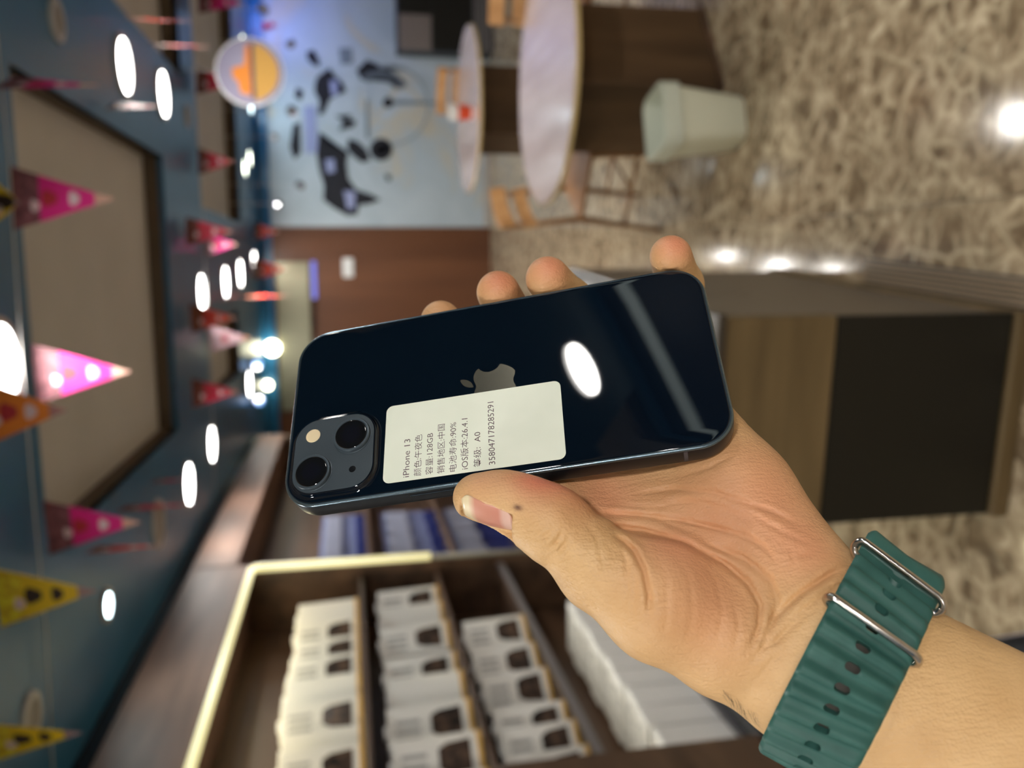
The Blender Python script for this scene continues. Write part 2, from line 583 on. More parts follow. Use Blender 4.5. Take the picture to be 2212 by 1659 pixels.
ROWS = {
    'top': (SHELF[0], .30, [(4.12, 0), (3.93, 1), (3.72, 1), (3.52, 1), (3.30, 0), (3.12, 1), (2.95, 0), (2.80, 1), (2.66, 0), (2.52, 1)]),
    'second': (SHELF[1], .315, [(4.18, 1), (3.98, 0), (3.72, 1), (3.44, 1), (3.22, 0), (3.0, 1), (2.76, 1), (2.56, 1)]),
    'third': (SHELF[2], .29, [(3.70, 1), (3.47, 1), (3.24, 1), (2.96, 1), (2.80, 1), (2.62, 1)]),
}
for row, (z, h, lst) in ROWS.items():
    protos = {}
    for i, (y, win) in enumerate(lst):
        gap = min(abs(y - lst[i - 1][0]) if i else 9, abs(lst[i + 1][0] - y) if i + 1 < len(lst) else 9)
        w = min(.175, gap * .93)
        e = make_case_box(w, h * RND.uniform(.95, 1.02), RND.uniform(.05, .075), bool(win))
        e.location = (XW - .13 + RND.uniform(-.015, .02), y, z + .004)
        e.rotation_euler = (0, math.radians(-4), math.radians(-RND.uniform(20, 34)))
        kind = 'white case box with dark window' if win else 'plain white case box'
        tag(e, '%s, %s from far end, %s cabinet shelf' % (kind, NTH_W[i], row), 'box', 'white case boxes in the cabinet')
# low white cartons on the bottom board
m_ringp = mat('pale_ring_print', srgb(198, 200, 202), .5)
for i in range(9):
    y = 3.86 - i * .15
    e = empty('white_carton', (XW - .29, y, SHELF[3] + .004))
    bm = bmesh.new(); bm_box(bm, (0, -.068, 0), (.25, .068, .275 + .01 * (i % 2)), .004, 1); bm_obj('carton', bm, e, m_white2)
    hgt = .275 + .01 * (i % 2)
    bm = bmesh.new()
    n = 20
    for (cx, r0, r1) in ((.17, .045, .030), (.075, .03, .02)):
        a = [bm.verts.new((cx + r0 * math.cos(2 * math.pi * k / n), r0 * math.sin(2 * math.pi * k / n), hgt + .0008)) for k in range(n)]
        b = [bm.verts.new((cx + r1 * math.cos(2 * math.pi * k / n), r1 * math.sin(2 * math.pi * k / n), hgt + .0008)) for k in range(n)]
        for k in range(n):
            bm.faces.new((a[k], a[(k + 1) % n], b[(k + 1) % n], b[k]))
    bm_obj('ring_print', bm, e, m_ringp)
    tag(e, 'low white ring-printed carton, %s from far end, lowest cabinet board' % NTH_W[i], 'box', 'white cartons on the lowest board')

# second cabinet further along the wall with blue blister packs
cab2 = empty('display_cabinet', (XW, 6.3, 0))
tag(cab2, 'farther wall cabinet behind the phone with blue packs on dark shelves', 'cabinet')
cbox('back_panel', (XL + .001, 4.62, .02), (XL + .03, 8.3, 2.33), m_wood_dk, cab2)
cbox('side_panel', (XL + .03, 8.22, .02), (XW + .01, 8.3, 2.3), m_wood_dk, cab2, .002)
cbox('header', (XL + .03, 4.625, 2.30), (XW + .018, 8.35, 2.535), m_wood_hd, cab2, .004)
cbox('plinth', (XL + .03, 4.6, .001), (XW + .04, 8.3, .36), m_dark, cab2, .01)
for z in (1.60, 1.12, .70):
    cbox('shelf', (XL + .03, 4.62, z - .022), (XW - .035, 8.22, z - .002), m_wood_dk, cab2, .002)
m_packA = mat('pack_pale_blue', srgb(112, 120, 158), .25, 0, .6)
m_packB = mat('pack_navy', srgb(30, 40, 100), .35)
m_packC = mat('pack_clear', srgb(142, 146, 166), .12, 0, .7)
for row, (z, w3) in (('top', (1.60, .31)), ('second', (1.12, .40)), ('third', (.70, .40))):
    for i in range(4):
        y = 4.86 + i * .27
        e = empty('blister_pack', (XW - .14, y, z + .002), (0, 0, math.radians(-28)))
        bm = bmesh.new(); bm_box(bm, (0, -.11, 0), (.02, .11, w3 - .03), .004, 1); bm_obj('card', bm, e, m_packA)
        bm = bmesh.new(); bm_box(bm, (.02, -.10, .012), (.024, .10, (w3 - .03) * (.22 if row != 'third' else .5)), .0); bm_obj('printed_band', bm, e, m_packB)
        bm = bmesh.new(); bm_box(bm, (.02, -.09, (w3 - .03) * .52), (.052, .09, (w3 - .03) * .93), .012, 2); bm_obj('bubble', bm, e, m_packC)
        tag(e, 'blue blister pack, %s from near end, %s shelf of farther cabinet' % (NTH_W[i], row), 'package', 'blue blister packs')

# ------------------------------------------------------------------ counter under the phone
m_oak = mat('weathered_oak', srgb(104, 86, 56), .5)
noise_color(m_oak, 10, [(.3, srgb(86, 70, 44)), (.55, srgb(106, 88, 58)), (.8, srgb(122, 102, 70))], 6, (.16, 1, 1.6), .08)
m_blackp = mat('black_panel', srgb(22, 21, 16), .4)
m_taupe = mat('taupe_panel', srgb(104, 94, 82), .45)
m_taupe_d = mat('dark_top', srgb(62, 55, 46), .3)
CW, CD = .535, 1.32
ctr = empty('shop_counter', (-.652, 1.885, 0), (0, 0, math.radians(-4.6)))
tag(ctr, 'low counter with oak drawer fronts above a black recessed panel, standing behind the hand', 'counter')
box('carcass', (.012, .03, .03), (CW - .012, CD - .02, .535), m_taupe, ctr, .003)
box('black_panel', (.004, .012, .052), (CW - .004, .034, .53), m_blackp, ctr, .002)
box('plinth', (-.002, 0, .0), (CW, CD - .02, .05), m_oak, ctr, .003)
box('drawer_front', (-.004, 0, .540), (CW - .002, .028, .822), m_oak, ctr, .003)
for y0, y1 in ((.034, .44), (.452, .86), (.872, CD)):
    box('side_panel', (CW - .020, y0, .540), (CW, y1, .822), m_taupe, ctr, .003)
box('inner_box', (.0, .030, .535), (CW - .03, CD - .01, .815), m_blackp, ctr)
box('counter_top', (-.012, -.012, .824), (CW + .008, CD + .012, .846), m_taupe_d, ctr, .004)
box('raised_tray', (.05, .30, .846), (CW - .01, CD - .02, .872), m_taupe_d, ctr, .004)
pap = box('paper_sheet', (-.17, 3.02, .8735), (-.065, 3.20, .8755), m_white)
tag(pap, 'small white sheet lying on the far end of the counter, beside a fingertip', 'paper')
# ribbed trim along the foot of the counter
rib = empty('ribbed_floor_strip', (-.085, 1.95, 0), (0, 0, math.radians(-4.6)))
tag(rib, 'narrow ribbed floor strip beside the foot of the counter', 'floor strip')
m_slat = mat('slat_wood', srgb(142, 124, 100), .4)
m_slat_d = mat('slat_base_shaded', srgb(40, 40, 46), .5)  # dark colour puts in the shade between counter and slats
box('base', (-.045, -.9, .001), (.055, .60, .010), m_slat_d, rib)
for k in range(5):
    box('slat', (-.018 + k * .0145, -.9, .010), (-.009 + k * .0145, .60, .022), m_slat, rib, .001)

# ------------------------------------------------------------------ tables, chairs, bin
m_top = mat('pale_table_top', srgb(196, 178, 168), .16, 0, .5)
noise_color(m_top, 8, [(.35, srgb(164, 146, 142)), (.65, srgb(184, 168, 166))], 5, (1, .15, 1))
m_walnut = mat('walnut_pedestal', srgb(92, 70, 48), .4)
noise_color(m_walnut, 8, [(.3, srgb(70, 52, 36)), (.6, srgb(94, 72, 50)), (.8, srgb(108, 84, 60))], 6, (1, 1, .14), .08)
m_brass = mat('table_edge', srgb(196, 172, 120), .35)
m_beech = mat('beech_wood', srgb(198, 148, 96), .45)
noise_color(m_beech, 14, [(.3, srgb(186, 136, 84)), (.7, srgb(208, 160, 108))], 4, (1, 1, .15))
m_beech_d = mat('brown_frame_wood', srgb(140, 98, 56), .45)


def round_table(x, y, r, rot, label, ped=.25):
    t = empty('round_table', (x, y, 0))
    tag(t, label, 'table', 'round tables with dark pedestals')
    lathe('table_top', [(r - .012, .722), (r, .728), (r, .744), (r - .006, .75), (.001, .75)], m_top, t, 64, True, True)
    lathe('edge_band', [(r + .0005, .726), (r + .003, .728), (r + .003, .744), (r + .0005, .746)], m_brass, t, 64, False, False)
    bm = bmesh.new()
    bm_box(bm, (-ped, -ped, .02), (ped, ped, .722), .006, 1)
    bmesh.ops.rotate(bm, verts=bm.verts, cent=(0, 0, 0), matrix=Matrix.Rotation(rot, 3, 'Z'))
    bm_obj('pedestal', bm, t, m_walnut)
    bm = bmesh.new()
    bm_box(bm, (-ped - .01, -ped - .01, .0), (ped + .01, ped + .01, .02), .003, 1)
    bmesh.ops.rotate(bm, verts=bm.verts, cent=(0, 0, 0), matrix=Matrix.Rotation(rot, 3, 'Z'))
    bm_obj('foot_plate', bm, t, m_wood_dk)
    return t


round_table(.86, 4.02, .57, math.radians(32), 'nearer round table with pale top and walnut box pedestal, white bin at its foot', .235)
round_table(1.15, 6.55, .60, math.radians(10), 'farther round table by the mural, red and white cup on it', .25)


def chair(x, y, rz, label, m=m_beech):
    c = empty('wooden_chair', (x, y, 0), (0, 0, rz))
    tag(c, label, 'chair', 'beech chairs at the round tables')
    bm = bmesh.new(); bm_box(bm, (-.20, -.20, .43), (.20, .20, .46), .015, 2); bm_obj('seat', bm, c, m_beech_d)
    for sx in (-1, 1):
        tube('leg', [(sx * .17, -.17, .44), (sx * .20, -.20, 0)], [.018, .013], m_beech_d, c)
        tube('leg', [(sx * .18, .24, .84), (sx * .175, .19, .45), (sx * .20, .24, 0)], [.014, .019, .013], m_beech_d, c)
        tube('stretcher', [(sx * .188, -.185, .2), (sx * .19, .215, .2)], .010, m_beech_d, c)
    tube('stretcher', [(-.19, .01, .2), (.19, .01, .2)], .009, m_beech_d, c)
    for z0, z1 in ((.675, .745), (.79, .875)):
        bm = bmesh.new()
        n = 8
        for k in range(n):
            a0, a1 = -1 + 2 * k / n, -1 + 2 * (k + 1) / n
            q = [bm.verts.new(p) for p in ((a0 * .205, .215 + .035 * (1 - a0 * a0), z0), (a1 * .205, .215 + .035 * (1 - a1 * a1), z0), (a1 * .205, .235 + .035 * (1 - a1 * a1), z1), (a0 * .205, .235 + .035 * (1 - a0 * a0), z1))]
            bm.faces.new(q)
        bmesh.ops.remove_doubles(bm, verts=bm.verts, dist=1e-5)
        o = bm_obj('back_slat', bm, c, m)
        sm = o.modifiers.new('thickness', 'SOLIDIFY'); sm.thickness = .022
    return c


chair(.50, 4.52, math.radians(58), 'beech chair tucked in behind the near table, on the photo\'s lower side of it')
chair(1.36, 4.50, math.radians(-30), 'beech chair behind the near table, at the upper photo edge')
chair(1.33, 7.25, math.radians(-35), 'small beech chair beside the farther round table')
chair(1.62, 3.75, math.radians(-95), 'beech chair right of the near table, mostly cut off by the photo edge')

m_bin = mat('bin_plastic', srgb(224, 226, 204), .4)
m_liner = mat('bin_liner', srgb(206, 212, 196), .25)
b = empty('waste_bin', (.60, 3.56, 0), (0, 0, math.radians(15)))
tag(b, 'pale green-white waste bin standing in front of the walnut pedestal', 'waste bin')


def rloft(name, lv, m, parent, cap0=True):
    bm = bmesh.new()
    rings = []
    for w, d, r, z in lv:
        rings.append([bm.verts.new((x, y, z)) for x, y in rrect(w, d, r, 5)])
    n = len(rings[0])
    for a, c in zip(rings, rings[1:]):
        for i in range(n):
            bm.faces.new((a[i], a[(i + 1) % n], c[(i + 1) % n], c[i]))
    if cap0:
        bm.faces.new(rings[0][::-1])
    o = bm_obj(name, bm, parent, m, True)
    o.data.set_sharp_from_angle(angle=math.radians(45))
    return o


rloft('bin_body', [(.19, .17, .04, .0), (.20, .18, .04, .012), (.27, .24, .05, .35), (.278, .248, .05, .352), (.278, .248, .05, .372), (.262, .232, .045, .372), (.255, .225, .045, .30), (.19, .165, .03, .03), (.02, .02, .005, .03)], m_bin, b)
rloft('bin_liner', [(.283, .253, .052, .30), (.282, .252, .052, .374), (.262, .230, .045, .378), (.240, .210, .04, .33), (.2, .17, .03, .10), (.02, .02, .005, .06)], m_liner, b, False)

cup = empty('paper_cup', (1.09, 6.28, .75))
tag(cup, 'red and white paper cup standing on the farther round table', 'cup')
lathe('cup_body', [(.045, 0), (.055, .10), (.06, .17), (.054, .17), (.05, .10), (.04, .01)], m_white, cup, 24, True, True)
lathe('red_sleeve', [(.0475, .012), (.0575, .105)], mat('cup_red', srgb(214, 74, 34), .4), cup, 24, False, False)

# ------------------------------------------------------------------ back wall: sideboard, mural
sb = empty('sideboard', (2.62, 9.72, 0))
tag(sb, 'low slatted sideboard with a grey door and a black opening against the mural wall', 'sideboard')
m_sb_g = mat('sideboard_grey', srgb(128, 118, 112), .5)
m_sb_s = mat('sideboard_slat', srgb(112, 108, 106), .5)
box('carcass', (-.30, -.02, .0), (1.0, .27, 1.05), mat('sideboard_dark', srgb(30, 32, 38), .5), sb, .003)
box('grey_door', (-.30, -.035, .68), (.07, -.021, 1.03), m_sb_g, sb, .003)
box('black_opening', (-.28, -.032, .24), (.9, -.021, .66), m_blackp, sb)
box('black_opening', (.08, -.032, .68), (.9, -.021, 1.03), m_blackp, sb)
for k in range(5):
    box('slat', (-.29, -.034, .022 + k * .042), (.99, -.021, .052 + k * .042), m_sb_s, sb, .002)

m_ink = mat('mural_black', srgb(22, 24, 34), .5)
m_ink2 = mat('mural_grey', srgb(120, 132, 142), .5)
m_ink3 = mat('mural_pale', srgb(150, 158, 196), .5)
mural = empty('wall_mural', (1.4, YB, 1.2))
tag(mural, 'flat black and grey line mural with blots and rings on the pale wall', 'mural')


def mural_poly(name, pts, m, t=.006):
    bm = bmesh.new()
    w = [at_y(px, py, YB) for px, py in pts]
    bm_poly(bm, [(p.x - 1.4, p.z - 1.2) for p in w], -.001 - t, -.001, lambda x, y, z: (x, z, y))
    bmesh.ops.triangulate(bm, faces=bm.faces[:])
    return bm_obj(name, bm, mural, m)


mural_poly('black_shape', [(662, 112), (678, 108), (688, 128), (690, 145), (676, 140), (664, 128)], m_ink)
mural_poly('black_shape', [(686, 165), (705, 152), (712, 148), (722, 162), (738, 178), (748, 198), (730, 205), (712, 215), (700, 245), (688, 248), (690, 218), (680, 200), (680, 182)], m_ink)
mural_poly('black_shape', [(690, 285), (710, 312), (735, 318), (752, 330), (748, 352), (752, 385), (770, 410), (800, 420), (822, 432), (800, 440), (775, 442), (772, 464), (750, 466), (722, 450), (698, 432), (700, 400), (690, 370), (684, 335)], m_ink)
mural_poly('black_shape', [(770, 152), (792, 130), (812, 142), (842, 150), (858, 165), (850, 178), (812, 162), (780, 172)], m_ink)
mural_poly('black_shape', [(640, 190), (655, 196), (650, 218), (636, 210)], m_ink)
mural_poly('black_shape', [(752, 300), (772, 306), (790, 322), (800, 345), (782, 352), (764, 338), (750, 322)], m_ink)
mural_poly('black_shape', [(820, 155), (848, 160), (862, 172), (868, 188), (856, 192), (838, 178), (818, 172)], mat('mural_dark', srgb(60, 66, 76), .5))
mural_poly('black_shape', [(634, 268), (648, 265), (650, 330), (636, 345), (626, 318)], m_ink)
mural_poly('black_shape', [(832, 375), (845, 380), (842, 392), (834, 388)], m_ink)
mural_poly('black_shape', [(724, 250), (760, 248), (752, 258), (770, 262), (764, 274), (732, 282), (742, 262)], m_ink)
mural_poly('pale_letters', [(655, 230), (682, 228), (686, 330), (660, 332)], m_ink3)
mural_poly('pale_letters', [(712, 175), (728, 172), (730, 205), (716, 208)], m_ink3, .008)
mural_poly('pale_letters', [(702, 345), (722, 343), (724, 372), (706, 374)], m_ink3, .008)
mural_poly('pale_letters', [(742, 412), (768, 414), (766, 450), (750, 452)], m_ink3, .008)
mural_poly('pale_letters', [(732, 104), (760, 104), (762, 138), (736, 140)], m_ink2)


def mural_ring(name, c, r0, r1, a0, a1, m, t=.007):
    n = 28
    outer = [(c[0] + r1 * math.cos(math.radians(a0 + (a1 - a0) * k / n)), c[1] + r1 * math.sin(math.radians(a0 + (a1 - a0) * k / n))) for k in range(n + 1)]
    inner = [(c[0] + r0 * math.cos(math.radians(a0 + (a1 - a0) * k / n)), c[1] + r0 * math.sin(math.radians(a0 + (a1 - a0) * k / n))) for k in range(n, -1, -1)]
    return mural_poly(name, outer + inner, m, t)


mural_ring('ring', (823, 323), 9, 24, 0, 359, m_ink)
mural_ring('ring', (838, 222), 0.5, 11, 0, 359, m_ink)
mural_ring('ring_arc', (840, 228), 83, 88, -105, 85, mat('mural_faint', srgb(150, 162, 170), .5))
mural_ring('ring_arc', (822, 218), 52, 66, -128, -30, mat('mural_mid', srgb(96, 106, 116), .5))
mural_poly('thin_bar', [(850, 217), (965, 220), (965, 226), (850, 226)], m_ink2)
mural_poly('thin_bar', [(790, 216), (796, 216), (798, 300), (790, 300)], m_ink2)

# lit metal fascia high on the wooden wall, two little cyan lamps on it
m_fascia = mat('fascia_metal', srgb(150, 148, 126), .35, .7)
fs = empty('metal_fascia', (-.9, YB, 2.27))
tag(fs, 'greenish brushed metal fascia board high on the far wooden wall', 'fascia')
box('board', (-.72, -.08, -.19), (.96, -.019, .17), m_fascia, fs, .006)
box('lower_lip', (-.72, -.095, -.215), (.96, -.019, -.192), m_wood_dk, fs, .003)
m_spotw = mat('fascia_lamp', (1, 1, 1, 1), .5, emit=(1, .95, .66, 1), estr=14)
m_spotc = mat('cyan_lamp', (1, 1, 1, 1), .5, emit=(.10, .42, 1.0, 1), estr=1.7)
for k, (px, py, m, r, lab) in enumerate(((588, 752, m_spotw, .085, 'warm white lamp on the metal fascia, the brighter of two'), (578, 832, m_spotw, .05, 'dim warm lamp on the metal fascia, the lower one in the photo'),
                                         (556, 787, m_spotc, .045, 'small cyan lamp under the soffit before the metal fascia, nearer its middle'), (560, 866, m_spotc, .045, 'small cyan lamp under the soffit beside the lone lit downlight, lowest in photo'))):
    cyan = k >= 2
    p = at_y(px, py, 8.35 if cyan else YB - .16)
    e = empty('fascia_lamp', p)
    tag(e, lab, 'lamp', 'little lamps at the fascia')
    bm = bmesh.new(); bmesh.ops.create_uvsphere(bm, u_segments=20, v_segments=12, radius=r); bm_obj('bulb', bm, e, m, True)
    tube('bracket', [(0, 0, r * .8), (0, 0, CEIL - p.z)] if cyan else [(0, r * .8, 0), (0, .14, 0)], .012, m_trim, e)
# glowing bar standing in for reflected blue light, and pale plate on the wooden wall
nb = at_y(678, 605, YB - .03)
refl_bar = boxc('blue_reflection_bar', nb, (.42, .03, .05), mat('blue_reflection_glow', (.1, .1, .3, 1), .5, emit=(.28, .30, 1.0, 1), estr=.9))
tag(refl_bar, 'short glowing bar as the blue-violet reflection on the brown wooden wall', 'light reflection')
pl = at_y(752, 578, YB - .012)
plate = boxc('wall_plate', pl, (.22, .02, .12), m_white2, None, .01, 2)
tag(plate, 'small white plate fixed on the brown wooden wall', 'plate')
l = bpy.data.lights.new('mural_blue_wash', 'AREA'); l.size = .4; l.energy = 9; l.color = (.35, .40, 1.0)
lo_ = bpy.data.objects.new('mural_blue_wash', l); COL.objects.link(lo_); lo_.location = (2.6, 9.4, 2.5); lo_.rotation_euler = (math.radians(35), 0, 0)

# ------------------------------------------------------------------ hanging round sign
sp_ = at_y(540, 156, 5.5)
sg = empty('round_sign', sp_)
tag(sg, 'round translucent hanging sign with an orange and yellow design', 'sign')
m_sg = mat('sign_clear', srgb(140, 136, 160), .15, 0, .5)
m_sg_y = mat('sign_yellow', srgb(190, 146, 72), .3)
m_sg_o = mat('sign_orange', srgb(214, 130, 50), .3)
m_sg_d = mat('sign_dark', srgb(84, 74, 92), .3)


def disc(name, r, y0, y1, m, parent, a0=0, a1=360, n=48):
    bm = bmesh.new()
    pts = [(r * math.cos(math.radians(a0 + (a1 - a0) * k / n)), r * math.sin(math.radians(a0 + (a1 - a0) * k / n))) for k in range(n if a1 - a0 >= 360 else n + 1)]
    bm_poly(bm, pts, y0, y1, lambda x, y, z: (x, z, y))
    return bm_obj(name, bm, parent, m)


disc('disc', .19, -.008, .008, m_sg, sg)
tube('rim', [(.192 * math.cos(k * .1309), 0, .192 * math.sin(k * .1309)) for k in range(48)], .008, m_white2, sg, 6, True)
disc('yellow_half', .165, -.012, -.009, m_sg_y, sg, 190, 350)
bm = bmesh.new()
bm_poly(bm, [(-.14, -.005), (.15, -.005), (.15, .02), (.04, .03), (.02, .1), (-.03, .1), (-.06, .07), (-.12, .06)], -.013, -.009, lambda x, y, z: (x, z, y))
bm_obj('orange_figure', bm, sg, m_sg_o)
box('dark_band', (-.16, -.013, -.028), (.16, -.009, -.008), m_sg_d, sg)
tube('cord', [(0, 0, .195), (0, 0, CEIL - sp_.z)], .002, m_white2, sg, 5)

# ------------------------------------------------------------------ bunting
PCOL = {
    'pink': (srgb(226, 40, 140), srgb(120, 76, 84), srgb(222, 176, 160)),
    'red': (srgb(206, 44, 76), srgb(110, 60, 50), srgb(214, 150, 140)),
    'coral': (srgb(232, 84, 62), srgb(116, 66, 46), srgb(224, 180, 168)),
    'yellow': (srgb(238, 202, 40), srgb(226, 190, 50), srgb(170, 140, 140)),
    'orange': (srgb(238, 138, 48), srgb(220, 120, 50), srgb(190, 140, 140)),
    'pale': (srgb(226, 186, 196), srgb(220, 180, 190), srgb(206, 150, 110)),
}
m_pw = mat('pennant_print_white', srgb(240, 214, 222), .6)
m_pr = mat('pennant_print_red', srgb(186, 52, 62), .6)
m_pk = mat('pennant_print_black', srgb(62, 48, 40), .6)
PEN = []


def pennant(px, py, color, yaw, label, width=.175, length=.265, zt=2.575, tilt=0.0):
    p = at_z(px, py, zt)
    e = empty('pennant', p, (math.radians(tilt), 0, math.radians(yaw)))
    tag(e, label, 'pennant', 'bunting pennants under the ceiling')
    base, top, tip = PCOL[color]
    mb = mat('pennant_' + color, base, .6); mt = mat('pennant_top_' + color, top, .6); mp = mat('pennant_tip_' + color, tip, .6)
    if len(mt.node_tree.nodes) < 4:
        noise_color(mt, 40, [(.4, top), (.6, tuple(min(1, c * 1.7) for c in top[:3]) + (1,))], 2)

    def band(name, f0, f1, m, dy=0.0, k=1.0):
        bm = bmesh.new()
        w0, w1 = width * (1 - f0) / 2 * k, width * (1 - f1) / 2 * k
        pts = [(-w0, -length * f0), (w0, -length * f0), (w1, -length * f1), (-w1, -length * f1)]
        if f1 >= 1:
            pts = [(-w0, -length * f0), (w0, -length * f0), (0, -length)]
        bm_poly(bm, pts, -.0008 - dy, .0008 + dy, lambda x, y, z: (x, z, y))
        return bm_obj(name, bm, e, m)
    band('header', 0, .26, mt)
    band('field', .26, .80, mb)
    band('tip', .80, 1, mp)
    for nm, cx, cz, w, h, m in (('emblem', 0.0, .36, .042, .05, m_pr if color != 'yellow' else m_pk), ('lettering', 0.0, .60, .036, .034, m_pw if color != 'yellow' else m_pk), ('emblem', -.02, .22, .03, .03, m_pw)):
        bm = bmesh.new()
        bm_poly(bm, [(cx + w / 2 * math.cos(a) * (1 + .25 * math.sin(3 * a)), -length * cz + h / 2 * math.sin(a) * (1 + .2 * math.cos(2 * a))) for a in [k * math.pi / 7 for k in range(14)]], -.0016, .0016, lambda x, y, z: (x, z, y))
        bm_obj(nm, bm, e, m)
    PEN.append(p)
    return e


pennant(26, 428, 'pink', 4, 'pink pennant with mottled top hanging alone before the big beige coffer')
pennant(74, 808, 'pink', -2, 'bright pink pennant right beside the huge glaring downlight')
pennant(100, 1140, 'pink', -8, 'pink pennant with mottled top beside the unlit downlight near the left header')
pennant(-8, 1292, 'yellow', -8, 'larger yellow pennant with dark lettering at the photo edge', .17, .24)
pennant(-25, 1603, 'yellow', -30, 'lowest yellow pennant, half cut off by the photo edge', .17, .215)
pennant(-55, 893, 'orange', 0, 'orange pennant tip next to the huge glaring downlight', .18, .21)
pennant(8, 178, 'pink', 68, 'pink pennant seen edge-on under the blue soffit at the photo edge', .175, .24)
pennant(-20, 436, 'yellow', 6, 'yellow pennant sliver above the lone pink pennant', .13, .07)
pennant(276, 40, 'coral', 76, 'coral pennant seen edge-on near the right row of downlights, higher in the photo')
pennant(330, 96, 'coral', 80, 'coral pennant seen edge-on just past the glaring right downlights')
pennant(238, 228, 'coral', 70, 'faint orange pennant edge-on between the two glaring right downlights', .16, .20)
pennant(424, 175, 'red', 10, 'dark red pennant straight beside the round sign\'s cord')
pennant(428, 348, 'red', 6, 'dark red pennant in front of the far coffer, midway along the soffit bar', .17, .22)
pennant(402, 500, 'red', 15, 'red pennant overlapping a pink one at the middle of the soffit bar')
pennant(445, 528, 'pink', -12, 'pink pennant overlapped by the red one at the soffit bar', .15, .20)
pennant(412, 688, 'coral', -4, 'orange-red pennant below the first glaring downlight of the middle row')
pennant(452, 732, 'pale', -8, 'pale pink pennant with orange tip left of the middle row of lights', .185, .27)
pennant(415, 850, 'red', 5, 'dark red pennant hanging left of the dark brown coffer')
pennant(562, 376, 'coral', 10, 'orange-red pennant far back next to a warm ceiling spot', .22, .30)
pennant(548, 582, 'coral', 8, 'coral pennant at the end of the middle row of lights', .22, .34)
pennant(528, 640, 'coral', 84, 'coral pennant seen almost edge-on below the middle row of lights', .24, .40)
pennant(545, 52, 'red', 25, 'red pennant far back above the round sign', .24, .28)
pennant(428, 2, 'pink', 15, 'pink pennant cut by the upper photo edge', .18, .30)
pennant(262, 1098, 'red', 96, 'red pennant edge-on before the left header, farther one', .16, .28)
pennant(198, 1188, 'coral', 98, 'red pennant edge-on before the left header, nearer one', .16, .23)
pennant(330, 1040, 'red', 97, 'small red pennant edge-on by the two left header downlights', .14, .20)
pennant(548, 500, 'coral', 20, 'small orange pennant at the edge of the fluted strip', .2, .25)

# strings the pennants hang from, stretched under the soffit
for k, (x0, y0, x1, y1, lab) in enumerate(((-1.5, 2.60, 3.0, 2.66, 'thin cord under the ceiling carrying the nearest pink and yellow pennants'),
                                           (-1.5, 5.86, 3.2, 6.1, 'thin cord along the far soffit bar carrying red pennants'))):
    c = tube('bunting_cord', [(x0 + (x1 - x0) * t / 10, y0 + (y1 - y0) * t / 10, 2.585 - .012 * math.sin(t / 10 * math.pi * 4) ** 2) for t in range(11)], .0025, m_white2, None, 5)
    tag(c, lab, 'cord')

# dangling foil drops before the mural
m_foil = mat('foil_drop', srgb(214, 216, 226), .12, .8)
for k, (px, py, Y, r, lab) in enumerate(((628, 96, 7.6, .045, 'shiny foil ornament hanging nearest the round sign'), (632, 240, 7.6, .05, 'shiny foil ornament hanging in the middle of the mural'), (600, 440, 7.8, .045, 'shiny foil ornament hanging by the edge of the fluted strip'), (570, 20, 7.4, .05, 'shiny foil ornament hanging at the upper photo edge'), (592, 297, 8.0, .04, 'bluish foil ornament hanging by a warm ceiling spot'), (648, 400, 8.2, .045, 'shiny foil ornament hanging before the largest black blot'))):
    p = at_y(px, py, Y)
    e = empty('foil_ornament', p)
    tag(e, lab, 'ornament', 'foil ornaments on threads')
    bm = bmesh.new(); bmesh.ops.create_icosphere(bm, subdivisions=1, radius=r)
    for v in bm.verts:
        v.co *= RND.uniform(.75, 1.2)
    bm_obj('foil', bm, e, m_foil)
    cz = CEIL + .10 if any(c[0] < p.x < c[2] and c[1] < p.y < c[3] for c in COF) else CEIL
    tube('thread', [(0, 0, r * .8), (0, 0, cz - p.z)], .0025, m_white2, e, 5)

# ------------------------------------------------------------------ black shoe on the floor
sh = empty('shoe', (-1.0, 1.80, 0), (0, 0, math.radians(30)))
tag(sh, 'tip of a black shoe with pale sole on the marble near the forearm', 'shoe')
rloft('sole', [(.095, .27, .04, .0), (.105, .285, .045, .012), (.105, .285, .045, .03), (.03, .05, .01, .031)], mat('shoe_sole', srgb(196, 188, 206), .5), sh)
rloft('upper', [(.095, .272, .042, .028), (.098, .27, .042, .05), (.088, .23, .04, .085), (.07, .15, .03, .11), (.05, .09, .02, .118), (.01, .02, .004, .118)], mat('shoe_black', srgb(18, 18, 22), .6), sh)
# ------------------------------------------------------------------ smartphone
PH_R = Matrix(((.823904282, -.163119368, .542746539), (-.049206275, -.974655877, -.218230760), (.564588767, .153094722, -.811049647)))
PH_T = Vector((.000165871, -.005121986, .286217157))
_o = EYE + from_view(*PH_T)
_c = [from_view(*PH_R.col[i]) for i in range(3)]
PHONE_M = Matrix(((_c[0].x, _c[1].x, _c[2].x, _o.x), (_c[0].y, _c[1].y, _c[2].y, _o.y), (_c[0].z, _c[1].z, _c[2].z, _o.z), (0, 0, 0, 1)))

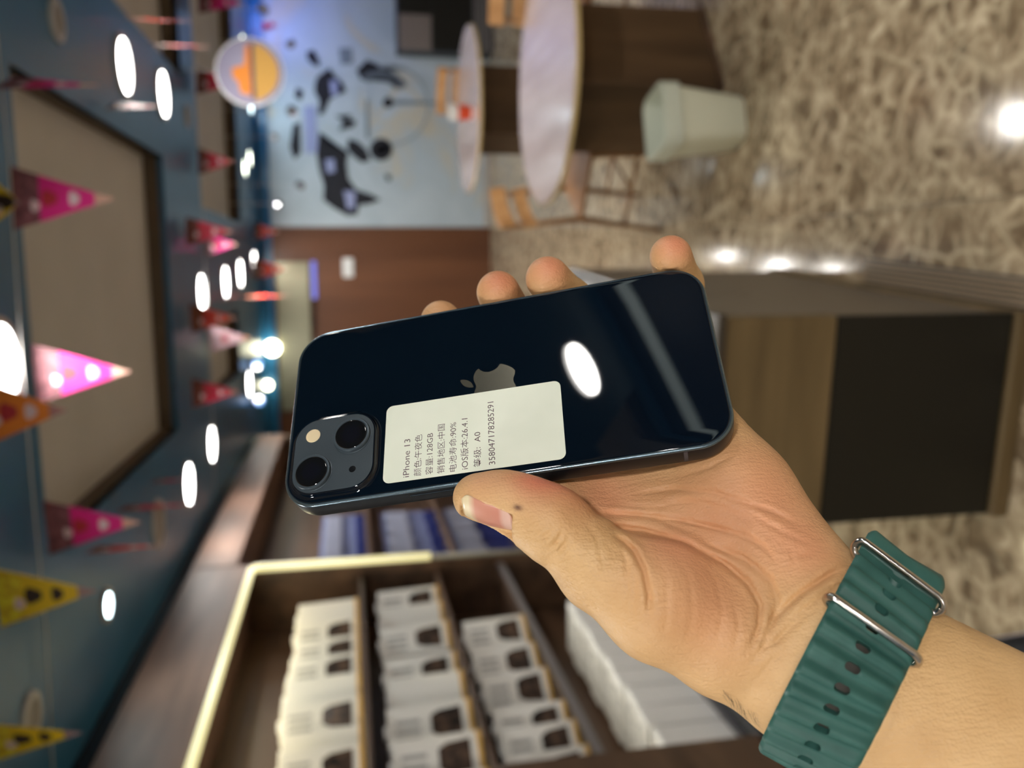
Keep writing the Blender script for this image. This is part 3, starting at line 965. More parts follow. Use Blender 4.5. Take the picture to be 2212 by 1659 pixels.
m_frame = mat('phone_frame_aluminium', srgb(34, 42, 50), .34, .75)
m_glass = mat('phone_back_glass', (.0020, .0048, .0105, 1), .02, 0, .55)
m_plate = mat('phone_camera_plate', srgb(58, 68, 76), .42, 0, .4)
m_ring = mat('phone_lens_ring', srgb(66, 77, 86), .34, .25)
m_black = mat('phone_black', (.004, .004, .005, 1), .25)
m_lens = mat('phone_lens_glass', (.006, .005, .005, 1), .04, 0, .5, coat=.4)
m_lens_in = mat('phone_lens_inner', (.006, .005, .009, 1), .12, 0, .8)
m_screen = mat('phone_screen_glass', (.003, .003, .004, 1), .05)
m_logo = mat('phone_logo', srgb(70, 68, 60), .25, .75)
m_flash = mat('phone_flash', srgb(232, 214, 176), .35, 0, .5)
m_sticker = mat('sticker_paper', srgb(226, 232, 214), .45, 0, .4)
m_ink = mat('sticker_ink', srgb(84, 66, 74), .7)
noise_color(m_sticker, 60, [(.3, srgb(230, 237, 222)), (.7, srgb(237, 243, 229))], 2)

phone = empty('smartphone')
phone.matrix_world = PHONE_M
tag(phone, 'midnight blue smartphone held upright with its glossy back and twin camera facing us', 'smartphone')
MM = .001


def ring_outline(w, h, r, seg=14):
    """rounded rectangle with a softened, nearly continuous corner"""
    return rrect(w, h, r, seg)


def loft_outline(name, levels, m, parent, W=71.5, H=146.7, R=12.0, cx=0, cy=0, cap0=True, cap1=True, seg=14):
    bm = bmesh.new()
    rings = []
    for ins, z in levels:
        pts = rrect(W - 2 * ins, H - 2 * ins, max(R - ins, .3), seg, cx, cy)
        rings.append([bm.verts.new((x * MM, y * MM, z * MM)) for x, y in pts])
    n = len(rings[0])
    for a, b in zip(rings, rings[1:]):
        for i in range(n):
            bm.faces.new((a[i], a[(i + 1) % n], b[(i + 1) % n], b[i]))
    if cap0:
        bm.faces.new(rings[0][::-1])
    if cap1:
        bm.faces.new(rings[-1])
    o = bm_obj(name, bm, parent, m, True)
    o.data.set_sharp_from_angle(angle=math.radians(38))
    return o


loft_outline('frame', [(1.9, -7.55), (.9, -7.6), (.45, -7.5), (.12, -7.2), (0, -6.8), (0, -.95), (.05, -.75)], m_frame, phone, cap1=False)
m_rim = mat('phone_frame_rim', srgb(104, 122, 134), .22, .85)
loft_outline('frame_rim', [(.05, -.75), (.1, -.55), (.32, -.22), (.62, -.05), (1.05, -.02), (1.2, -.2)], m_rim, phone, cap0=False, cap1=False)
loft_outline('screen_glass', [(1.4, -7.50), (1.5, -7.62), (1.9, -7.66)], m_screen, phone, cap0=False)
bg = loft_outline('back_glass', [(1.15, -.25), (1.17, -.05), (1.32, .05), (1.6, .10), (2.1, .13)], m_glass, phone, cap0=False)
ZG = .13
# raised camera corner: glossy slope of the same glass, matte plate on top
PCX, PCY = -17.9, 55.9
loft_outline('camera_slope', [(-1.6, ZG - .03), (-.9, ZG + .06), (-.35, ZG + .35), (-.02, ZG + .9), (.10, ZG + 1.25), (.32, ZG + 1.52), (.75, ZG + 1.62)], m_glass, phone, 29.3, 29.3, 8.6, PCX, PCY, cap0=False, cap1=False, seg=12)
plate = loft_outline('camera_plate', [(.7, ZG + 1.55), (.78, ZG + 1.64), (1.0, ZG + 1.66)], m_plate, phone, 29.3, 29.3, 8.6, PCX, PCY, cap0=False, seg=12)
ZP = ZG + 1.66


def lens(cx, cy):
    c = (cx * MM, cy * MM, 0)
    prof = [(6.75, ZP - .05), (6.75, ZP + .12), (6.45, ZP + .2), (6.4, ZP + 1.15), (6.25, ZP + 1.38), (5.95, ZP + 1.45), (5.55, ZP + 1.40), (5.45, ZP + 1.2)]
    rg = lathe('lens_ring', [(r * MM, z * MM) for r, z in prof], m_ring, phone, 56, False, False, c)
    lathe('lens_glass', [(5.47 * MM, (ZP + 1.22) * MM), (5.3 * MM, (ZP + 1.33) * MM), (4.9 * MM, (ZP + 1.35) * MM), (.01 * MM, (ZP + 1.36) * MM)], m_lens, rg, 56, False, True, c)
    lathe('lens_iris', [(3.3 * MM, (ZP + 1.362) * MM), (2.6 * MM, (ZP + 1.375) * MM), (1.5 * MM, (ZP + 1.385) * MM), (1.45 * MM, (ZP + 1.38) * MM), (.02 * MM, (ZP + 1.39) * MM)], m_lens_in, rg, 40, False, True, c)
    return rg


lens(-24.5, 62.5)
lens(-12.6, 49.5)
fl = lathe('flash', [(2.95 * MM, ZP * MM), (2.9 * MM, (ZP + .08) * MM), (2.6 * MM, (ZP + .1) * MM)], m_plate, phone, 36, False, True, (-10.1 * MM, 63.6 * MM, 0))
lathe('flash_lens', [(2.55 * MM, (ZP + .1) * MM), (2.45 * MM, (ZP + .16) * MM), (1.2 * MM, (ZP + .2) * MM), (.05 * MM, (ZP + .2) * MM)], m_flash, fl, 36, False, True, (-10.1 * MM, 63.6 * MM, 0))
lathe('microphone_hole', [(1.18 * MM, (ZP + .01) * MM), (1.0 * MM, (ZP + .03) * MM), (.05 * MM, (ZP + .03) * MM)], m_black, phone, 24, False, True, (-25.2 * MM, 48.8 * MM, 0))

# fruit logo with leaf
LOGO = ("M 12.152 6.896 c -.948 0 -2.415 -1.078 -3.96 -1.04 -2.04 .027 -3.91 1.183 -4.961 3.014 -2.117 3.675 -.546 9.103 1.519 12.09 "
        "1.013 1.454 2.208 3.09 3.792 3.039 1.52 -.065 2.09 -.987 3.935 -.987 1.831 0 2.35 .987 3.96 .948 1.637 -.026 2.676 -1.48 3.676 -2.948 "
        "1.156 -1.688 1.636 -3.325 1.662 -3.415 -.039 -.013 -3.182 -1.221 -3.22 -4.857 -.026 -3.04 2.48 -4.494 2.597 -4.559 "
        "-1.429 -2.09 -3.623 -2.324 -4.39 -2.376 -2 -.156 -3.675 1.09 -4.61 1.09 M 15.53 3.83 c .843 -1.012 1.4 -2.427 1.245 -3.83 "
        "-1.207 .052 -2.662 .805 -3.532 1.818 -.78 .896 -1.454 2.338 -1.273 3.714 1.338 .104 2.715 -.688 3.559 -1.701")


def svg_shapes(path):
    shapes, cur, tok, i = [], None, path.split(), 0
    while i < len(tok):
        if tok[i] == 'M':
            cur = np.array([float(tok[i + 1]), float(tok[i + 2])])
            shapes.append([tuple(cur)])
            i += 3
        elif tok[i] == 'c':
            i += 1
        else:
            p = np.array([float(t) for t in tok[i:i + 6]]).reshape(3, 2) + cur
            for k in range(1, 9):
                t = k / 8
                q = (1 - t) ** 3 * cur + 3 * (1 - t) ** 2 * t * p[0] + 3 * (1 - t) * t * t * p[1] + t ** 3 * p[2]
                shapes[-1].append(tuple(q))
            cur = p[2]
            i += 6
    return shapes


bm = bmesh.new()
for sh in svg_shapes(LOGO):
    pts = [((x - 12.0) * .793, 12.49 - y * .793) for x, y in sh[:-1]]
    bm_poly(bm, pts, (ZG - .02) * MM, (ZG + .012) * MM, lambda x, y, z: (x * MM, y * MM, z))
bmesh.ops.triangulate(bm, faces=bm.faces[:])
bm_obj('logo', bm, phone, m_logo)

# side buttons and antenna lines
def side_button(y0, y1):
    bm = bmesh.new()
    bm_box(bm, (-36.15 * MM, y0 * MM, -5.5 * MM), (-35.6 * MM, y1 * MM, -2.1 * MM), .3 * MM, 3)
    return bm_obj('power_button', bm, phone, m_frame)


m_slot = mat('phone_button_gap', (.002, .002, .003, 1), .6)
for y0, y1 in ((10.5, 30.4),):
    b = side_button(y0, y1)
    box('button_gap', (-35.78 * MM, (y0 - .35) * MM, -5.85 * MM), (-35.7 * MM, (y1 + .35) * MM, -1.75 * MM), m_slot, b)
m_ant = mat('phone_antenna_line', srgb(62, 66, 74), .5)
for y in (-56.9,):
    box('antenna_line', (-35.79 * MM, (y - .6) * MM, -6.9 * MM), (-35.7 * MM, (y + .6) * MM, -.9 * MM), m_ant, phone)

# sticker with its printed lines (the square code stays out)
stk = empty('sticker', parent=phone)
stk['label'] = 'white rounded label with dark printed lines'
stk.location = (-17.3 * MM, 8.75 * MM, ZG * MM)
stk.rotation_euler = (0, 0, math.radians(-.8))
bm = bmesh.new()
bm_poly(bm, rrect(29.4 * MM, 59.7 * MM, 2.3 * MM, 6), 0, .09 * MM)
bm_obj('label_paper', bm, stk, m_sticker)


def print_line(txt, x0, y0, x1, size=3.05, slope=0.0):
    cu = bpy.data.curves.new('tmp', 'FONT')
    cu.body = txt
    cu.size = size * MM
    cu.resolution_u = 3
    cu.offset = -.000012
    ob = bpy.data.objects.new('tmp', cu)
    COL.objects.link(ob)
    bpy.context.view_layer.update()
    dg = bpy.context.evaluated_depsgraph_get()
    me = bpy.data.meshes.new_from_object(ob.evaluated_get(dg))
    bpy.data.objects.remove(ob)
    n = len(me.vertices)
    co = np.zeros(n * 3)
    me.vertices.foreach_get('co', co)
    co = co.reshape(-1, 3)
    mn, mx = co[:, 0].min(), co[:, 0].max()
    co[:, 0] = (co[:, 0] - mn) / (mx - mn) * (x1 - x0) * MM
    co[:, 2] = 0
    me.vertices.foreach_set('co', co.ravel())
    me.materials.clear()
    o = link('printed_line', me, stk, m_ink)
    o.location = ((x0 + 17.3) * MM, (y0 - 8.75) * MM, .1 * MM)
    return o


print_line('iPhone 13', -30.7, 29.8, -16.6, 2.95)
print_line('颜色:午夜色', -30.8, 25.95, -15.5, 2.75)
print_line('容量:128GB', -30.8, 22.1, -15.6, 2.75)
print_line('销售地区:中国', -31.0, 18.2, -12.8, 2.75)
print_line('电池寿命:90%', -31.0, 14.25, -12.8, 2.75)
print_line('iOS版本:26.4.1', -30.8, 10.35, -11.9, 2.85)
print_line('等级:  A0', -30.5, 6.15, -17.8, 2.8)
print_line('358047178285291', -30.5, 1.45, -7.0, 2.95)
# ------------------------------------------------------------------ the hand (distance-field sculpt, phone space, millimetres)
PRC = np.array(PH_R)
PTC = np.array(PH_T) * 1000.0
CAMP = -PRC.T @ PTC                                   # camera position in phone space


def vray(px, py):
    return PRC.T @ np.array([(829.5 - py) / FPX, (px - 1106.0) / FPX, 1.0])


def PX(px, py, z):
    """point of the photograph at height z (mm) above the phone's back plane"""
    d = vray(px, py)
    return CAMP + d * ((z - CAMP[2]) / d[2])


def to_px(P):
    q = P @ PRC.T + PTC
    return 1106.0 + FPX * q[..., 1] / q[..., 2], 829.5 - FPX * q[..., 0] / q[..., 2]


# the upright view has u = 1659 - y, so (u - 829.5) = 829.5 - y
def smin(a, b, k):
    h = np.maximum(k - np.abs(a - b), 0.0) / k
    return np.minimum(a, b) - h * h * k * .25


def smax(a, b, k):
    return -smin(-a, -b, k)


def rcone(P, a, b, ra, rb):
    a, b = np.asarray(a, np.float32), np.asarray(b, np.float32)
    ab = b - a
    t = np.clip(((P - a) @ ab) / (ab @ ab), 0, 1)
    c = P - a - t[..., None] * ab
    return np.sqrt(np.einsum('...i,...i->...', c, c)) - (ra + (rb - ra) * t)


W0 = np.array([-91., -84., -30.])
FAX = np.array([-.56, -.76, -.20]); FAX /= np.linalg.norm(FAX)
WM = np.array([.80, -.58, .12]); WM -= FAX * (WM @ FAX); WM /= np.linalg.norm(WM)     # across the wrist, towards the little finger side
WN = np.cross(FAX, WM)
if WN[2] < 0:
    WN = -WN                                                                     # out of the inner wrist, towards the camera
MC = {'i': np.array([-33., -11., -24.]), 'm': np.array([-23., -27., -26.]), 'r': np.array([-12., -43., -26.]), 'p': np.array([-4., -58., -24.])}
FING = {  # MCP, PIP, DIP, tip centre with radii
    'i': [(MC['i'], 11.0), ((6., 6., -33.), 9.2), ((35., 21.5, -27.), 8.4), ((43.3, 23.6, -14.5), 7.6)],
    'm': [(MC['m'], 11.2), ((16., -14., -33.), 9.6), ((42.5, -3., -23.), 9.0), ((43.4, -1.2, -4.6), 7.9)],
    'r': [(MC['r'], 11.0), ((23., -34., -32.), 9.4), ((44.6, -25.5, -20.), 9.0), ((43.6, -20.2, -2.4), 8.0)],
    'p': [(MC['p'], 10.2), ((24., -62., -29.), 8.6), ((42.5, -66.5, -18.), 8.2), ((42.0, -64.4, -1.), 7.4)],
}
TH = [(PX(1029, 1075, 1.0), 7.2), (PX(1086, 1081, 1.0), 7.6), (PX(1140, 1101, .5), 8.3), (PX(1196, 1133, -1.5), 9.7), (PX(1300, 1228, -9.), 11.3),
      (PX(1424, 1302, -15.), 14.8), (PX(1568, 1380, -24.), 15.2)]
TAX = TH[0][0] - TH[2][0]; TAX /= np.linalg.norm(TAX)
_vd = CAMP - TH[1][0]; _vd -= TAX * (_vd @ TAX); _vd /= np.linalg.norm(_vd)
_dn = PX(1086, 1123, 1.0) - TH[1][0]; _dn -= TAX * (_dn @ TAX) + _vd * (_dn @ _vd); _dn /= np.linalg.norm(_dn)
TD = math.cos(math.radians(58)) * _vd + math.sin(math.radians(58)) * _dn         # out of the thumb nail
TB = np.cross(TAX, TD)
NAIL0 = TH[1][0] - TAX * 6.0                                                     # root of the nail on the thumb's axis

CREASES = [  # photograph polylines, depth mm, width mm
    ([(1318, 1150), (1345, 1168), (1369, 1189), (1390, 1230), (1402, 1284), (1400, 1335)], .95, .9),
    ([(1306, 1135), (1392, 1146), (1482, 1171), (1564, 1216), (1618, 1262), (1642, 1307), (1640, 1352), (1618, 1411)], .75, 1.0),
    ([(1505, 1167), (1609, 1207), (1663, 1252), (1681, 1298), (1663, 1356), (1636, 1420)], .5, 1.0),
    ([(1279, 1108), (1369, 1112), (1482, 1126), (1595, 1153), (1663, 1189)], .55, .9),
    ([(1374, 1067), (1460, 1056), (1541, 1063), (1663, 1103), (1731, 1135)], .45, .9),
    ([(1660, 1352), (1700, 1308), (1735, 1278), (1790, 1243), (1830, 1222)], .9, 1.1),
    ([(1700, 1345), (1776, 1286), (1839, 1250)], .5, .9),
    ([(1660, 1400), (1720, 1345), (1790, 1290)], .4, .9),
    ([(1168, 1191), (1193, 1182), (1210, 1160), (1216, 1140)], .8, .7),
    ([(1180, 1203), (1208, 1190), (1226, 1165), (1228, 1146)], .65, .7),
    ([(1150, 1166), (1176, 1160), (1198, 1142)], .55, .6),
    ([(1190, 1215), (1222, 1203), (1244, 1180)], .3, .6),
    ([(1375, 1215), (1372, 1260), (1366, 1310), (1368, 1350)], .18, .8),
    ([(1420, 1190), (1440, 1250), (1442, 1320), (1430, 1390)], .16, .9),
    ([(1455, 1190), (1490, 1250), (1496, 1320), (1484, 1400)], .12, .9),
    ([(1510, 1205), (1550, 1262), (1560, 1330), (1545, 1410)], .13, .9),
    ([(1465, 1030), (1530, 1010), (1580, 985)], .3, .8),
    ([(1420, 1085), (1520, 1085), (1640, 1130)], .25, .8),
    ([(1588, 925), (1612, 920)], .5, .8),
    ([(1700, 1190), (1742, 1200), (1790, 1175)], .3, .9),
    ([(1590, 1090), (1690, 1150), (1760, 1180)], .2, .8),
    ([(1330, 1150), (1352, 1210), (1356, 1270), (1344, 1330)], .2, .7),
    ([(1262, 1120), (1290, 1165), (1302, 1215), (1296, 1260)], .16, .7),
    ([(1610, 1440), (1650, 1400), (1690, 1380)], .3, .8),
    ([(1630, 1470), (1672, 1425), (1720, 1395)], .25, .8),
    ([(1585, 1300), (1596, 1350), (1585, 1410)], .22, .8),
    ([(1700, 1260), (1716, 1215), (1700, 1170)], .18, .7),
    ([(1395, 1100), (1440, 1130), (1500, 1150)], .25, .7),
    ([(1330, 1090), (1400, 1096), (1470, 1092)], .25, .7),
    ([(1205, 1172), (1220, 1178), (1236, 1172)], .25, .5),
    ([(1140, 1150), (1160, 1146), (1180, 1130)], .25, .5),
    ([(1560, 1120), (1640, 1170), (1690, 1230)], .2, .7),
]


def seg_dist2(x, y, poly):
    best = np.full(x.shape, 1e9, np.float32)
    for (x0, y0), (x1, y1) in zip(poly, poly[1:]):
        dx, dy = x1 - x0, y1 - y0
        t = np.clip(((x - x0) * dx + (y - y0) * dy) / (dx * dx + dy * dy), 0, 1)
        best = np.minimum(best, (x - x0 - t * dx) ** 2 + (y - y0 - t * dy) ** 2)
    return np.sqrt(best)


def phone_box(P):
    q = np.abs(P - np.array([0, 0, -3.825], np.float32)) - np.array([35.75 - 12, 73.35 - 12, 3.825], np.float32)
    xy = np.sqrt(np.maximum(q[..., 0], 0) ** 2 + np.maximum(q[..., 1], 0) ** 2) - 12 + np.minimum(np.maximum(q[..., 0], q[..., 1]), 0)
    return np.sqrt(np.maximum(xy, 0) ** 2 + np.maximum(q[..., 2], 0) ** 2) + np.minimum(np.maximum(xy, q[..., 2]), 0)


def hand_sdf(P, fine=True):
    P = P.astype(np.float32)
    # forearm and wrist
    d = None
    for off, r0, r1 in ((-8.5, 17.2, 21.), (8.5, 18.0, 20.)):
        a = W0 + WM * off + WN * -1.0
        c = rcone(P, a, a + FAX * 205 + WM * off * .7, r0, r1 + 4.)
        d = c if d is None else smin(d, c, 14.)
    # palm
    palm = None
    for key, off, r0, r1 in (('i', -9., 13.5, 11.8), ('m', -4., 15., 12.), ('r', 4., 15., 11.8), ('p', 11., 14.5, 11.2)):
        c = rcone(P, W0 + WM * off - FAX * 4, MC[key], r0, r1)
        palm = c if palm is None else smin(palm, c, 9.)
    d = smin(d, palm, 12.)
    hyp = smin(rcone(P, (-12., -61., -25.), (-40., -71., -26.), 12.5, 16.8), rcone(P, (-40., -71., -26.), (-66., -81., -28.), 16.8, 16.5), 6.)
    d = smin(d, hyp, 8.)
    # thumb with its fleshy base
    t = rcone(P, TH[0][0], TH[1][0], TH[0][1], TH[1][1])
    for (a, ra), (b, rb) in zip(TH[1:], TH[2:]):
        t = smin(t, rcone(P, a, b, ra, rb), 7.)
    t = smin(t, rcone(P, TH[-1][0], W0 + WM * -8., 15.2, 15.0), 8.)
    t = smin(t, rcone(P, TH[5][0], (-58., -56., -26.), 13., 10.), 9.)
    # knuckle wrinkle pad on the back of the thumb joint
    t = smin(t, np.linalg.norm(P - (TH[3][0] + _dn * 3.0 + _vd * 2.0).astype(np.float32), axis=-1) - 7.6, 3.)
    d = smin(d, t, 4.5)
    web = rcone(P, TH[4][0] + np.array([2., 2., -5.]), MC['i'] + np.array([-2., -6., -2.]), 7.5, 9.5)
    d = smin(d, web, 9.)
    # fingers
    for key in 'imrp':
        ch = FING[key]
        f = None
        for (a, ra), (b, rb) in zip(ch, ch[1:]):
            c = rcone(P, a, b, ra, rb)
            f = c if f is None else smin(f, c, 3.5)
        f = smin(f, np.linalg.norm(P - np.asarray(ch[1][0], np.float32), axis=-1) - ch[1][1] - .4, 3.)
        d = smin(d, f, 4.0) if key != 'i' else smin(d, f, 5.0)
    if fine:
        # nail bed
        q = P - (NAIL0 + TAX * 7.9).astype(np.float32)
        bx = np.abs(q @ TAX.astype(np.float32)) - 9.0
        by = np.abs(q @ TB.astype(np.float32)) - 6.3
        bz = (TH[1][1] - 1.35) - q @ TD.astype(np.float32)
        nb = np.maximum(np.maximum(bx, by), bz)
        d = smax(d, -nb, 1.0)
        # creases on the camera side
        px, py = to_px(P)
        dep = P @ PRC.T[:, 2] + PTC[2]
        near = np.abs(d) < 4.
        for poly, dp, w in CREASES:
            xs, ys = [p[0] for p in poly], [p[1] for p in poly]
            sel = near & (px > min(xs) - 40) & (px < max(xs) + 40) & (py > min(ys) - 40) & (py < max(ys) + 40)
            if not sel.any():
                continue
            dist = seg_dist2(px[sel], py[sel], poly) * dep[sel] / FPX
            L = np.array(poly, np.float32)
            e0 = np.hypot(px[sel] - L[0, 0], py[sel] - L[0, 1]); e1 = np.hypot(px[sel] - L[-1, 0], py[sel] - L[-1, 1])
            fade = np.clip(np.minimum(e0, e1) / 40., 0, 1)
            w = w * .78
            g = 1.25 * dp * fade * np.exp(-(dist / w) ** 2) - .35 * dp * fade * np.exp(-((dist - 2.6 * w) / (1.5 * w)) ** 2)
            dd = d[sel]
            dd += g * (P[sel][:, 2] > -34)
            d[sel] = dd
        d = smax(d, -(phone_box(P) - .42), .8)
    return d


def grad(P, f, h=.25):
    g = np.zeros(P.shape)
    for i in range(3):
        e = np.zeros(3); e[i] = h
        g[:, i] = (f(P + e) - f(P - e)) / (2 * h)
    return g


def surface_nets(f, lo, hi, vox, block=12):
    lo = np.asarray(lo, float)
    nb = np.ceil((np.asarray(hi) - lo) / (vox * block)).astype(int)
    n = nb * block + 1
    bc = np.stack(np.meshgrid(*[lo[i] + (np.arange(nb[i]) + .5) * vox * block for i in range(3)], indexing='ij'), -1)
    cv = f(bc.reshape(-1, 3), False).reshape(nb)
    V = np.kron(np.where(cv < 0, -9., 9.).astype(np.float32), np.ones((block, block, block), np.float32))
    V = np.pad(V, ((0, 1),) * 3, mode='edge')
    act = np.argwhere(np.abs(cv) < vox * block * .87 + 1.6)
    off = np.stack(np.meshgrid(*[np.arange(block + 1)] * 3, indexing='ij'), -1).reshape(-1, 3)
    step = 60
    for s in range(0, len(act), step):
        A = act[s:s + step]
        idx = (A[:, None, :] * block + off[None]).reshape(-1, 3)
        V[idx[:, 0], idx[:, 1], idx[:, 2]] = f(lo + idx * vox)
    S = V < 0
    c = sum(S[dx:n[0] - 1 + dx, dy:n[1] - 1 + dy, dz:n[2] - 1 + dz].astype(np.int8) for dx in (0, 1) for dy in (0, 1) for dz in (0, 1))
    cells = np.argwhere((c > 0) & (c < 8))
    K = len(cells)
    cid = -np.ones(n - 1, np.int32)
    cid[cells[:, 0], cells[:, 1], cells[:, 2]] = np.arange(K)
    C8 = [np.array(t) for t in ((0, 0, 0), (1, 0, 0), (0, 1, 0), (1, 1, 0), (0, 0, 1), (1, 0, 1), (0, 1, 1), (1, 1, 1))]
    vals = np.stack([V[tuple((cells + o).T)] for o in C8], 1)
    acc, cnt = np.zeros((K, 3)), np.zeros(K)
    for a, b in ((0, 1), (2, 3), (4, 5), (6, 7), (0, 2), (1, 3), (4, 6), (5, 7), (0, 4), (1, 5), (2, 6), (3, 7)):
        va, vb = vals[:, a], vals[:, b]
        m = (va < 0) != (vb < 0)
        t = va[m] / (va[m] - vb[m])
        acc[m] += C8[a] + t[:, None] * (C8[b] - C8[a])
        cnt[m] += 1
    verts = lo + (cells + acc / cnt[:, None]) * vox
    faces = []
    for ax in range(3):
        u, v = (ax + 1) % 3, (ax + 2) % 3
        sl0 = [slice(None)] * 3; sl1 = [slice(None)] * 3
        sl0[ax] = slice(0, n[ax] - 1); sl1[ax] = slice(1, n[ax])
        E = np.argwhere(S[tuple(sl0)] != S[tuple(sl1)])
        E = E[(E[:, u] > 0) & (E[:, v] > 0) & (E[:, u] < n[u] - 1) & (E[:, v] < n[v] - 1)]
        eu, ev = np.zeros(3, int), np.zeros(3, int)
        eu[u] = 1; ev[v] = 1
        q = np.stack([cid[tuple((E - o).T)] for o in (eu + ev, ev, 0 * eu, eu)], 1)
        flip = ~S[tuple(E.T)]
        q[flip] = q[flip][:, ::-1]
        faces.append(q[(q >= 0).all(1)])
    return verts, np.concatenate(faces)


HV, HF = surface_nets(hand_sdf, (-236, -276, -112), (58, 36, 12), .68)
for _ in range(1):
    g = grad(HV, hand_sdf)
    HV = HV - g / np.maximum(np.einsum('ij,ij->i', g, g), .2)[:, None] * hand_sdf(HV)[:, None] * .8

# skin tone: where the blood shows through
REDS = [((1134, 1048), 7, 6, .5), ((1176, 1056), 5.5, 7.5, .75), ((1232, 1100), 2, 8, .4), ((1050, 1042), 7, 8, .35),
        ((1490, 1250), -4, 17, .26), ((1560, 1330), -8, 15, .22), ((1430, 1190), -6, 10, .35), ((1640, 1010), -12, 15, .3), ((1720, 1110), -12, 15, .25),
        ((1500, 1110), -16, 16, .3), ((1620, 1150), -14, 14, .2), ((1740, 1210), -14, 10, .35), ((1300, 1080), -14, 14, .5)]
red = np.zeros(len(HV))
for (px, py), z, r, a in REDS:
    red += a * np.exp(-((HV - PX(px, py, z)) ** 2).sum(1) / r ** 2)
for key in 'imrp':
    tp = np.asarray(FING[key][-1][0]) + np.array([0, -2., 6.])
    red += (.75 if key != 'i' else .3) * np.exp(-((HV - tp) ** 2).sum(1) / 7.5 ** 2)
spot = np.exp(-(np.abs(((HV - PX(1124.5, 1098, 7.5)) @ np.stack([TAX, _dn], 1)) / np.array([1.3, .75])) ** 2).sum(1)) * (((HV - PX(1124.5, 1098, 7.5)) ** 2).sum(1) < 90)
me = bpy.data.meshes.new('person')
me.vertices.add(len(HV))
me.vertices.foreach_set('co', (HV * MM).ravel())
me.loops.add(len(HF) * 4)
me.loops.foreach_set('vertex_index', HF.ravel().astype(np.int32))
me.polygons.add(len(HF))
me.polygons.foreach_set('loop_start', np.arange(0, len(HF) * 4, 4, dtype=np.int32))
me.update(calc_edges=True)
me.validate()
at = me.attributes.new('blood', 'FLOAT', 'POINT')
at.data.foreach_set('value', np.clip(red, 0, 1).astype(np.float32))
at = me.attributes.new('scab', 'FLOAT', 'POINT')
at.data.foreach_set('value', np.clip(spot, 0, 1).astype(np.float32))

m_skin = mat('skin', srgb(214, 172, 124), .46, 0, .42)
N, L, B = nodes_of(m_skin)
B.inputs['Subsurface Weight'].default_value = 0
B.inputs['Subsurface Radius'].default_value = (.004, .0016, .0008)
B.inputs['Subsurface Scale'].default_value = .6
ta = N.new('ShaderNodeAttribute'); ta.attribute_name = 'blood'
ts = N.new('ShaderNodeAttribute'); ts.attribute_name = 'scab'
tc = N.new('ShaderNodeTexCoord')
n1 = N.new('ShaderNodeTexNoise'); n1.inputs['Scale'].default_value = 55; n1.inputs['Detail'].default_value = 3
L.new(tc.outputs['Object'], n1.inputs['Vector'])
r1 = ramp(N, [(.3, srgb(202, 162, 112)), (.7, srgb(219, 181, 131))])
L.new(n1.outputs['Fac'], r1.inputs[0])
mx = N.new('ShaderNodeMix'); mx.data_type = 'RGBA'
L.new(ta.outputs['Fac'], mx.inputs[0]); L.new(r1.outputs[0], mx.inputs[6])
mx.inputs[7].default_value = srgb(216, 128, 102)
mx2 = N.new('ShaderNodeMix'); mx2.data_type = 'RGBA'
L.new(ts.outputs['Fac'], mx2.inputs[0]); L.new(mx.outputs[2], mx2.inputs[6])
mx2.inputs[7].default_value = srgb(70, 20, 20)
L.new(mx2.outputs[2], B.inputs['Base Color'])
# fine skin relief: stretched wrinkles and pores
mpg = N.new('ShaderNodeMapping'); mpg.inputs['Rotation'].default_value = (0, 0, .62); mpg.inputs['Scale'].default_value = (1, .22, 1)
L.new(tc.outputs['Object'], mpg.inputs[0])
n2 = N.new('ShaderNodeTexNoise'); n2.inputs['Scale'].default_value = 900; n2.inputs['Detail'].default_value = 2; n2.inputs['Distortion'].default_value = .3
L.new(mpg.outputs[0], n2.inputs['Vector'])
vo = N.new('ShaderNodeTexVoronoi'); vo.inputs['Scale'].default_value = 1300
L.new(tc.outputs['Object'], vo.inputs['Vector'])
ma = N.new('ShaderNodeMath'); ma.operation = 'MULTIPLY_ADD'; ma.inputs[1].default_value = .35
L.new(vo.outputs['Distance'], ma.inputs[0]); L.new(n2.outputs['Fac'], ma.inputs[2])
bp = N.new('ShaderNodeBump'); bp.inputs['Strength'].default_value = .6; bp.inputs['Distance'].default_value = .0006
L.new(ma.outputs[0], bp.inputs['Height']); L.new(bp.outputs[0], B.inputs['Normal'])

hand = link('person', me, None, m_skin, True)
hand.matrix_world = PHONE_M
tag(hand, 'bare left hand and forearm of a person gripping the dark phone, thumb on its side', 'person')

